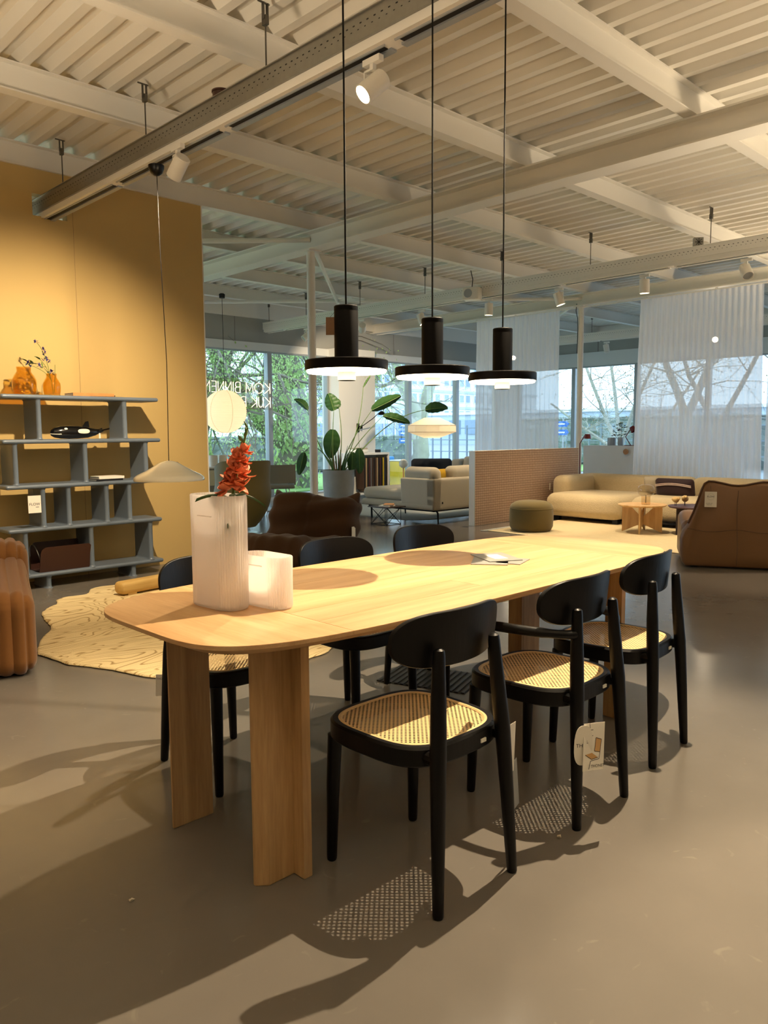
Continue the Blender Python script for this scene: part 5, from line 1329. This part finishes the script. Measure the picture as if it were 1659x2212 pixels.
for x, y in ((.115, .06), (.115, 1.42), (.85, 1.42), (2.0, .06), (2.0, .9)):
    MB().tube([(x, y, .19), (x, y - .02, .16), (x, y - .03, .012), (x, y - .03, .0)], [.014, .014, .010, .018], 8).build('leg', 'black_metal', t)
MB().box(.17, .19, .004, .008, .29, .32).build('label', 'ink', t, smooth=0)
t = thing('scatter_cushion', 'mustard yellow cushion between the cream sofa back cushions', 'cushion', (8.55, 7.60, .60)); MB().rbox(.34, .14, .34, .06, 5, fn=lambda p, n: Vector((p.x, p.y * (.4 + .6*(1 - (abs(p.x)/.17)**3) * (1 - (abs(p.z)/.17)**3)), p.z)), M=Matrix.Rotation(.15, 4, 'X')).build('cover', 'yellow_fabric', t, smooth=60)
t = thing('wire_side_table', 'small black wire side table with dark top beside the cream sofa', 'side table', (7.75, 7.93, 0), math.radians(0))
MB().box(-.17, .20, -.20, .20, .245, .258).build('top', 'walnut_dark', t, smooth=0)
for x in (-.14, .14):
    for pts in ([(x, -.16, 0), (x, -.16, .245)], [(x, .16, 0), (x, .16, .245)], [(x, -.16, .005), (x, .16, .005)], [(x, -.16, .005), (x, .16, .245)], [(x, .16, .005), (x, -.16, .245)]):
        MB().tube(pts, .004, 6).build('wire', 'black_metal', t)
for y in (-.16, .16):
    for pts in ([(-.14, y, .005), (.14, y, .005)], [(-.14, y, .005), (.14, y, .245)], [(.14, y, .005), (-.14, y, .245)]): MB().tube(pts, .004, 6).build('wire', 'black_metal', t)
book('cream book lying on the small wire side table', (7.74, 7.90, .2585), .22, .16, .018, 20, 'card_white', 'books on the wire table')
book('brown book on top of the cream one on the wire table', (7.76, 7.88, .277), .19, .14, .014, 40, 'book_print', 'books on the wire table')
t = thing('saucer_pendant', 'pale paper saucer pendant lamp over the cream sofa', 'lamp', (8.72, 7.93, 1.35))
MB().lathe([(.12, .165), (.345, .062), (.365, .05), (.368, -.045), (.345, -.055), (.12, -.135)], 12).build('paper_shade', 'saucer_paper', t, smooth=20)
for z_, r_ in ((.052, .366), (-.048, .369)): MB().tube([(r_ * math.cos(2*PI*k/12), r_ * math.sin(2*PI*k/12), z_) for k in range(13)], .004, 5).build('hoop', 'stripe_pale', t)
MB().tube([(0, 0, .16), (0, 0, 2.47)], .0025, 5).build('cable', 'ink', t); l = bpy.data.lights.new('bulb', 'POINT'); l.energy = 1.5; l.color = WARM; l.shadow_soft_size = .06; o = bpy.data.objects.new('bulb', l); C.objects.link(o); o.parent = t
t = thing('dark_armchair', 'black rounded armchair back showing behind the cream sofa', 'armchair', (11.9, 10.85, 0), math.radians(-45))
MB().rbox(.82, .16, .46, .075, 6, c=(0, -.30, .545)).build('backrest', 'dark_fabric', t, smooth=60); MB().rbox(.78, .7, .2, .08, 6, c=(0, 0, .33)).build('seat', 'dark_fabric', t, smooth=60)
for sx in (-.3, .3):
    for sy in (-.25, .25): MB().tube([(sx, sy, .25), (sx*1.1, sy*1.1, 0)], .014, 8).build('leg', 'black_metal', t)
t = thing('grey_sofa', 'light grey sofa back by the far window behind the cream sofa', 'sofa', (12.95, 10.4, 0), math.radians(20))
MB().rbox(1.4, .2, .5, .06, 5, c=(0, .3, .5)).build('backrest', 'grey_fabric', t, smooth=60); MB().rbox(1.4, .8, .25, .06, 5, c=(0, 0, .3)).build('seat', 'grey_fabric', t, smooth=60); MB().rbox(.5, .18, .4, .06, 5, M=Matrix.Translation((-.3, .12, .6)) @ Matrix.Rotation(.2, 4, 'X')).build('cushion', 'rug_grey', t, smooth=60)
for sx in (-.6, .6):
    for sy in (-.3, .3): MB().tube([(sx, sy, .2), (sx, sy, 0)], .015, 8).build('leg', 'black_metal', t)
t = thing('small_globe_lamp', 'small table lamp with white globe behind the cream sofa', 'lamp', (10.86, 10.62, 0)); MB().tube([(0, 0, .0), (0, 0, .62)], .012, 8).build('stem', 'knob_wood', t); MB().lathe([(.10, 0), (.09, .015), (.001, .02)], 20, cap0=True).build('base', 'knob_wood', t)
MB().lathe([(.01, -.085)] + [(.088 * math.sin(PI*k/10), -.088 * math.cos(PI*k/10)) for k in range(1, 10)] + [(.001, .088)], 20, c=(0, 0, .70)).build('globe', 'white_ceramic', t)
# ---------------------------------------------------------------- outside
GZ0 = -.14
struct(MB().box(-60, 200, Y1 + .21, 220, GZ0 - .2, GZ0).build('ground_street', 'asphalt', smooth=0))
struct(MB().box(X1 + .21, 220, -80, Y1 + .2, GZ0 - .2, GZ0).build('ground_yard', 'asphalt', smooth=0))
struct(MB().box(-20, 30, 15.2, 21, GZ0, GZ0 + .03).build('lawn', 'lawn', smooth=0))
def tree(label, loc, segs, seed, bark_m, nbr, twig_len, leaf=None, nleaf=0, lsize=.05, hang=0, ivy=0, cat='tree', group='trees outside the windows'):
    """segs: trunk and limbs as list of (points, r0, r1)"""
    R = random.Random(seed)
    t = thing('street_tree', label, cat, loc, 0, group)
    b = MB(); limbs = []
    for pts, r0, r1 in segs:
        ps = []
        for i in range(len(pts) - 1):
            for k in range(4):
                f = k / 4; q = Vector(pts[i]).lerp(Vector(pts[i+1]), f); ps.append(q + Vector((R.uniform(-.3, .3), R.uniform(-.3, .3), 0)) * r1)
        ps.append(Vector(pts[-1])); n = len(ps)
        b.tube(ps, [r0 + (r1 - r0) * i / (n - 1) for i in range(n)], 10); limbs.append((ps, r0, r1))
    b.build('trunk', bark_m, t, smooth=60)
    tw = MB(); tips = []
    def grow(p, d, L, r, lv):
        pts = [p]; q = p.copy(); dd = d.copy(); n = 5
        for i in range(n):
            dd = (dd + Vector((R.gauss(0, .18), R.gauss(0, .18), R.gauss(.02, .16) - hang * .10 * (2 if lv == 0 else 1)))).normalized(); q = q + dd * (L / n); pts.append(q.copy())
            if lv == 0 or leaf: tips.append((q.copy(), dd.copy()))
        tw.tube(pts, [r * (1 - .75 * i / n) for i in range(n + 1)], 5 if lv else 3, cap=False)
        if lv > 0:
            for k in range(4 if lv > 1 else 5):
                i = R.randint(1, n); nd = (dd + Vector((R.gauss(0, .7), R.gauss(0, .7), R.gauss(.1, .6)))).normalized(); grow(pts[i], nd, L * R.uniform(.5, .75), r * .45, lv - 1)
    for ps, r0, r1 in limbs[0 if len(limbs) == 1 else 1:]:
        for k in range(nbr):
            i = R.randint(len(ps) // 3, len(ps) - 1); d = Vector((R.gauss(0, 1), R.gauss(0, 1), R.uniform(-.1, .9))).normalized()
            grow(ps[i].copy(), d, twig_len * R.uniform(.6, 1.2), max(.012, r1 * .5), 2)
    tw.build('branches', bark_m, t, smooth=60)
    if leaf and nleaf:
        lf = MB(); vs = []; fs = []
        for k in range(nleaf):
            p, d = R.choice(tips); c = p + Vector((R.gauss(0, .12), R.gauss(0, .12), R.gauss(0, .12) - hang * R.random() * .9))
            a = Vector((R.gauss(0, .5), R.gauss(0, .5), -1 if hang else R.gauss(0, .6))).normalized() * lsize * R.uniform(.6, 1.5); s = a.cross(Vector((R.gauss(0, 1), R.gauss(0, 1), .2))).normalized() * lsize * .35
            o = len(vs); vs += [tuple(c - s * .3), tuple(c + a * .5 - s), tuple(c + a), tuple(c + a * .5 + s)]; fs.append((o, o+1, o+2, o+3))
        lf.add(vs, fs); o = lf.build('foliage', leaf, t, smooth=0); o['kind'] = 'stuff'
    if ivy:
        lf = MB(); vs = []; fs = []
        for k in range(ivy):
            ps, r0, r1 = R.choice(limbs); i = R.randrange(len(ps) - 1); f = R.random(); q = ps[i].lerp(ps[i+1], f); rr = (r0 + (r1 - r0) * (i + f) / (len(ps) - 1)) * R.uniform(.95, 1.35)
            a = R.uniform(0, 2*PI); c = q + Vector((math.cos(a), math.sin(a), R.gauss(0, .2))) * rr
            u_ = Vector((-math.sin(a), math.cos(a), R.gauss(0, .4))) * .06 * R.uniform(.6, 1.5); v_ = Vector((R.gauss(0, .3), R.gauss(0, .3), -1)).normalized() * .09 * R.uniform(.6, 1.5)
            o = len(vs); vs += [tuple(c - u_), tuple(c + v_), tuple(c + u_), tuple(c - v_ * .6)]; fs.append((o, o+1, o+2, o+3))
        lf.add(vs, fs); o = lf.build('ivy', 'willow_leaf', t, smooth=0); o['kind'] = 'stuff'
    return t
g = GZ0
tree('thick ivy-clad trunk outside the window behind the first column', (12.6, 16.3, g), [([(0, 0, 0), (.05, 0, 1.2), (-.1, .1, 2.4)], .50, .42), ([(-.1, .1, 2.0), (-.1, .1, 3.8), (.2, .3, 6.0)], .42, .28), ([(0, 0, 1.0), (-.9, .4, 1.9), (-2.0, .3, 3.1), (-2.6, .2, 4.6)], .24, .12)], 21, 'bark', 6, 2.6, 'willow_leaf', 6500, .05, 1.0, 2200)
tree('forked willow trunk with hanging green strands beside the ochre wall', (9.9, 16.8, g), [([(0, 0, 0), (.0, 0, 1.4)], .38, .34), ([(0, 0, 1.2), (-.5, 0, 2.6), (-1.4, 0, 4.6)], .30, .20), ([(0, 0, 1.2), (.6, 0, 2.5), (1.7, .2, 4.5)], .26, .16), ([(-.2, 0, 1.8), (-1.4, .1, 2.6), (-2.3, .1, 4.0)], .2, .1)], 22, 'bark', 7, 2.6, 'willow_leaf', 9000, .05, 1.3, 1200)
tree('mossy leaning tree left of the neon lettering', (7.9, 15.6, g), [([(0, 0, 0), (.3, 0, 1.6), (.9, 0, 3.4), (1.6, 0, 5.0)], .32, .2), ([(.3, 0, 1.6), (-.4, .2, 3.2), (-.6, .2, 5)], .2, .12)], 23, 'bark', 7, 2.2, 'willow_leaf_dark', 5500, .05, 1.0, 1800)
tree('spreading willow with bright green leaves behind the plant and pier', (17.2, 19.5, g), [([(0, 0, 0), (.2, 0, 1.5)], .34, .3), ([(0.2, 0, 1.4), (-.8, 0, 3.2), (-2.2, 0, 4.6)], .26, .14), ([(.2, 0, 1.4), (1.0, -.2, 3.0), (2.2, 0, 5.0)], .24, .14), ([(.2, 0, 1.4), (.1, .2, 3.6), (.4, 0, 5.4)], .22, .12)], 24, 'bark', 7, 2.4, 'willow_leaf', 5000, .045, .9, 500)
tree('bare pale tree with Y-shaped fork behind the last pendant', (23.4, 22.0, g), [([(0, 0, 0), (.1, 0, 2.2)], .36, .30), ([(.1, 0, 2.0), (-.9, .3, 3.6), (-1.5, .5, 6.5)], .26, .14), ([(.1, 0, 2.0), (.7, -.3, 4.2), (1.0, -.4, 7)], .26, .14)], 25, 'bark_pale', 10, 2.6)
tree('bare branching tree outside the window between the curtains', (23.0, 13.0, g), [([(0, 0, 0), (.1, -.2, .9)], .16, .13), ([(.1, -.2, .8), (.2, .5, 2.0), (.3, 1.5, 4.2)], .08, .04), ([(.1, -.2, .9), (.0, -.7, 2.2), (.2, -1.5, 4.2)], .075, .035), ([(.1, -.2, .9), (.1, .1, 3), (.2, .5, 4.8)], .07, .03), ([(.1, -.2, .7), (.3, -1.4, 1.5), (.3, -2.6, 3.2)], .06, .03), ([(.1, -.2, .7), (.3, 1.2, 1.5), (.3, 2.6, 2.4)], .06, .03)], 26, 'bark_pale', 10, 1.8, 'dry_leaf', 700, .06, .3)
tree('bare tree seen through the wide sheer curtain', (22.0, 9.3, g), [([(0, 0, 0), (.1, 0, 1.6)], .15, .12), ([(.1, 0, 1.5), (.2, .9, 3), (.3, 1.6, 5)], .08, .04), ([(.1, 0, 1.5), (.1, -.8, 3), (.2, -1.7, 5)], .08, .04)], 27, 'bark', 12, 2.1, 'dry_leaf', 300, .06, .3)
tree('distant bare tree farther along behind the sheer curtain', (27.0, 12.5, g), [([(0, 0, 0), (.1, 0, 2.0)], .24, .2), ([(.1, 0, 1.9), (.2, .9, 4), (.3, 1.4, 6)], .15, .07), ([(.1, 0, 1.9), (.1, -.9, 4), (.2, -1.5, 6)], .15, .07)], 28, 'bark', 8, 2.6)
tree('bare tree at the right frame edge beyond the curtains', (21.8, 7.2, g), [([(0, 0, 0), (.1, 0, 1.8)], .14, .11), ([(.1, 0, 1.7), (.2, .6, 3.2), (.3, 1.2, 5)], .07, .04), ([(.1, 0, 1.7), (.1, -.7, 3.2), (.2, -1.3, 5)], .07, .04)], 29, 'bark', 12, 2.0)
# far pale office building
t = thing('office_building', 'pale office block with rows of windows beyond the trees', 'building', (86, 112, g))
MB().box(0, 75, 0, 14, 0, 17).build('wall', 'facade_pale', t, smooth=0)
wm = MB().box(0, 1.5, -.12, .0, 0, 1.7).mesh('window', 'frame_white', 0); pm = MB().box(.1, 1.4, -.16, -.12, .1, 1.6).mesh('pane', 'window_dark', 0)
for fl in range(4):
    for i in range(26):
        o = link('window', wm, t, (6 + i * 2.5 - (.4 if i % 2 else 0), 0, 4.4 + fl * 3.4)); link('pane', pm, o)
    MB().box(0, 75, -.2, 0, 6.4 + fl * 3.4, 6.9 + fl * 3.4).build('facade_band', 'facade_band', t, smooth=0)
MB().box(4, 71, -.3, 0, .1, 3.2).build('shopfront', 'window_dark', t, smooth=0)
for i in range(22): MB().box(4 + i * 3.1, 4.25 + i * 3.1, -.4, -.3, .1, 3.2).build('shopfront_post', 'frame_white', t, smooth=0)
MB().box(-.2, 75.2, -.4, 14.2, 17, 17.4).build('roof', 'facade_band', t, smooth=0)
t = thing('low_building', 'long low grey building with many windows beyond the yard fence', 'building', (70, -10, g))
MB().box(0, 12, 0, 75, 0, 3.4).build('wall', 'facade_band', t, smooth=0)
w2 = MB().box(-.15, 0, 0, 1.6, 0, 1.6).mesh('window', 'window_dark', 0)
for fl in range(1):
    for i in range(30): link('window', w2, t, (0, 2 + i * 2.4, 1.2 + fl * 3))
MB().box(-.3, 12.2, -.2, 75.2, 3.4, 3.7).build('roof', 'facade_pale', t, smooth=0)
# blue cargo trailer, yellow bin, signposts, hedge, fence
t = thing('cargo_trailer', 'blue cargo box lettered BUS outside the far window', 'trailer', (13.65, 14.75, g + .0))
MB().rbox(1.6, .6, .64, .03, 2, c=(0, 0, .50)).build('box_body', 'truck_blue', t)
for x in (-.5, .55): MB().lathe([(.05, -.04), (.15, -.04), (.17, -.02), (.17, .02), (.15, .04), (.05, .04)], 24, cap0=True, cap1=True, M=Matrix.Translation((x, -.22, .17)) @ Matrix.Rotation(PI/2, 4, 'X')).build('wheel', 'tyre', t)
Mc = frame_M((.24, -.302, .47), (1, 0, 0), (0, 0, 1)); lettering('BUS', .20, 'paper_white', t, Mc); MB().box(-.16, .2, -.165, -.12, .0, .002, Mc).build('printed_line', 'facade_pale', t, smooth=0)
t = thing('yellow_bin', 'yellow box with red stripes standing before the blue cargo box', 'bin', (14.42, 14.15, g)); MB().rbox(.58, .34, .70, .02, 2, c=(0, 0, .36)).build('bin_body', 'box_yellow', t); MB().rbox(.60, .36, .03, .01, 2, c=(0, 0, .725)).build('lid', 'paper_white', t)
for z in (.34, .37, .40): MB().box(-.05, .18, -.173, -.170, z, z + .012).build('stripe', 'red_lacquer', t, smooth=0)
def signpost(loc, ax, n, label):
    t = thing('direction_sign', label, 'sign', loc); MB().tube([(0, 0, 0), (0, 0, 1.85)], .03, 10).build('post', 'frame_grey', t)
    for k in range(n):
        z = 1.68 - k * .27
        o = [(-.04, -.09), (.42, -.09), (.50, 0), (.42, .09), (-.04, .09)]
        if ax == 'x': Mx = Matrix.Translation((-.38, -.04, z)) @ Matrix.Rotation(PI/2, 4, 'X')
        else: Mx = Matrix.Translation((-.04, .25, z)) @ Matrix.Rotation(-PI/2, 4, 'Z') @ Matrix.Rotation(PI/2, 4, 'X')
        MB().prism(o, [(0, 0), (0, .012)], Mx).build('arrow_board', 'sign_blue', t, smooth=0, recalc=True)
        MB().box(.0, .3, -.022, .022, .0, .016, Mx @ Matrix.Translation((.04, 0, 0))).build('printed_line', 'paper_white', t, smooth=0)
signpost((20.6, 20.0, g), 'x', 3, 'post with three blue direction boards between plant leaves and saucer lamp')
signpost((22.0, 14.25, g), 'y', 2, 'post with blue direction boards seen left of the second column')
t = thing('yard_fence', 'grey metal railing fence across the yard outside the right windows', 'fence', (28.5, 2, g))
for k in range(3): MB().box(-.02, .02, -8, 24, .5 + k * .55, .54 + k * .55).build('rail', 'fence_grey', t, smooth=0)
pm2 = MB().box(-.03, .03, -.03, .03, 0, 1.75).mesh('post', 'fence_grey', 0)
for i in range(60): link('post', pm2, t, (0, -8 + i * .54, 0))
for (x, y, sx, sy, h, lb) in ((30, 10, 1.2, 26, 2.0, 'clipped hedge behind the yard fence'), (12, 23, 22, 1.5, 1.3, 'low hedge beyond the lawn behind the trunks')):
    t = thing('clipped_hedge', lb, 'hedge', (x, y, g)); R = random.Random(int(x)); 
    MB().rbox(sx, sy, h, .2, 4, fn=lambda p, n: p + n * R.uniform(-.08, .08), c=(0, 0, h/2)).build('hedge_body', 'hedge', t, smooth=0)
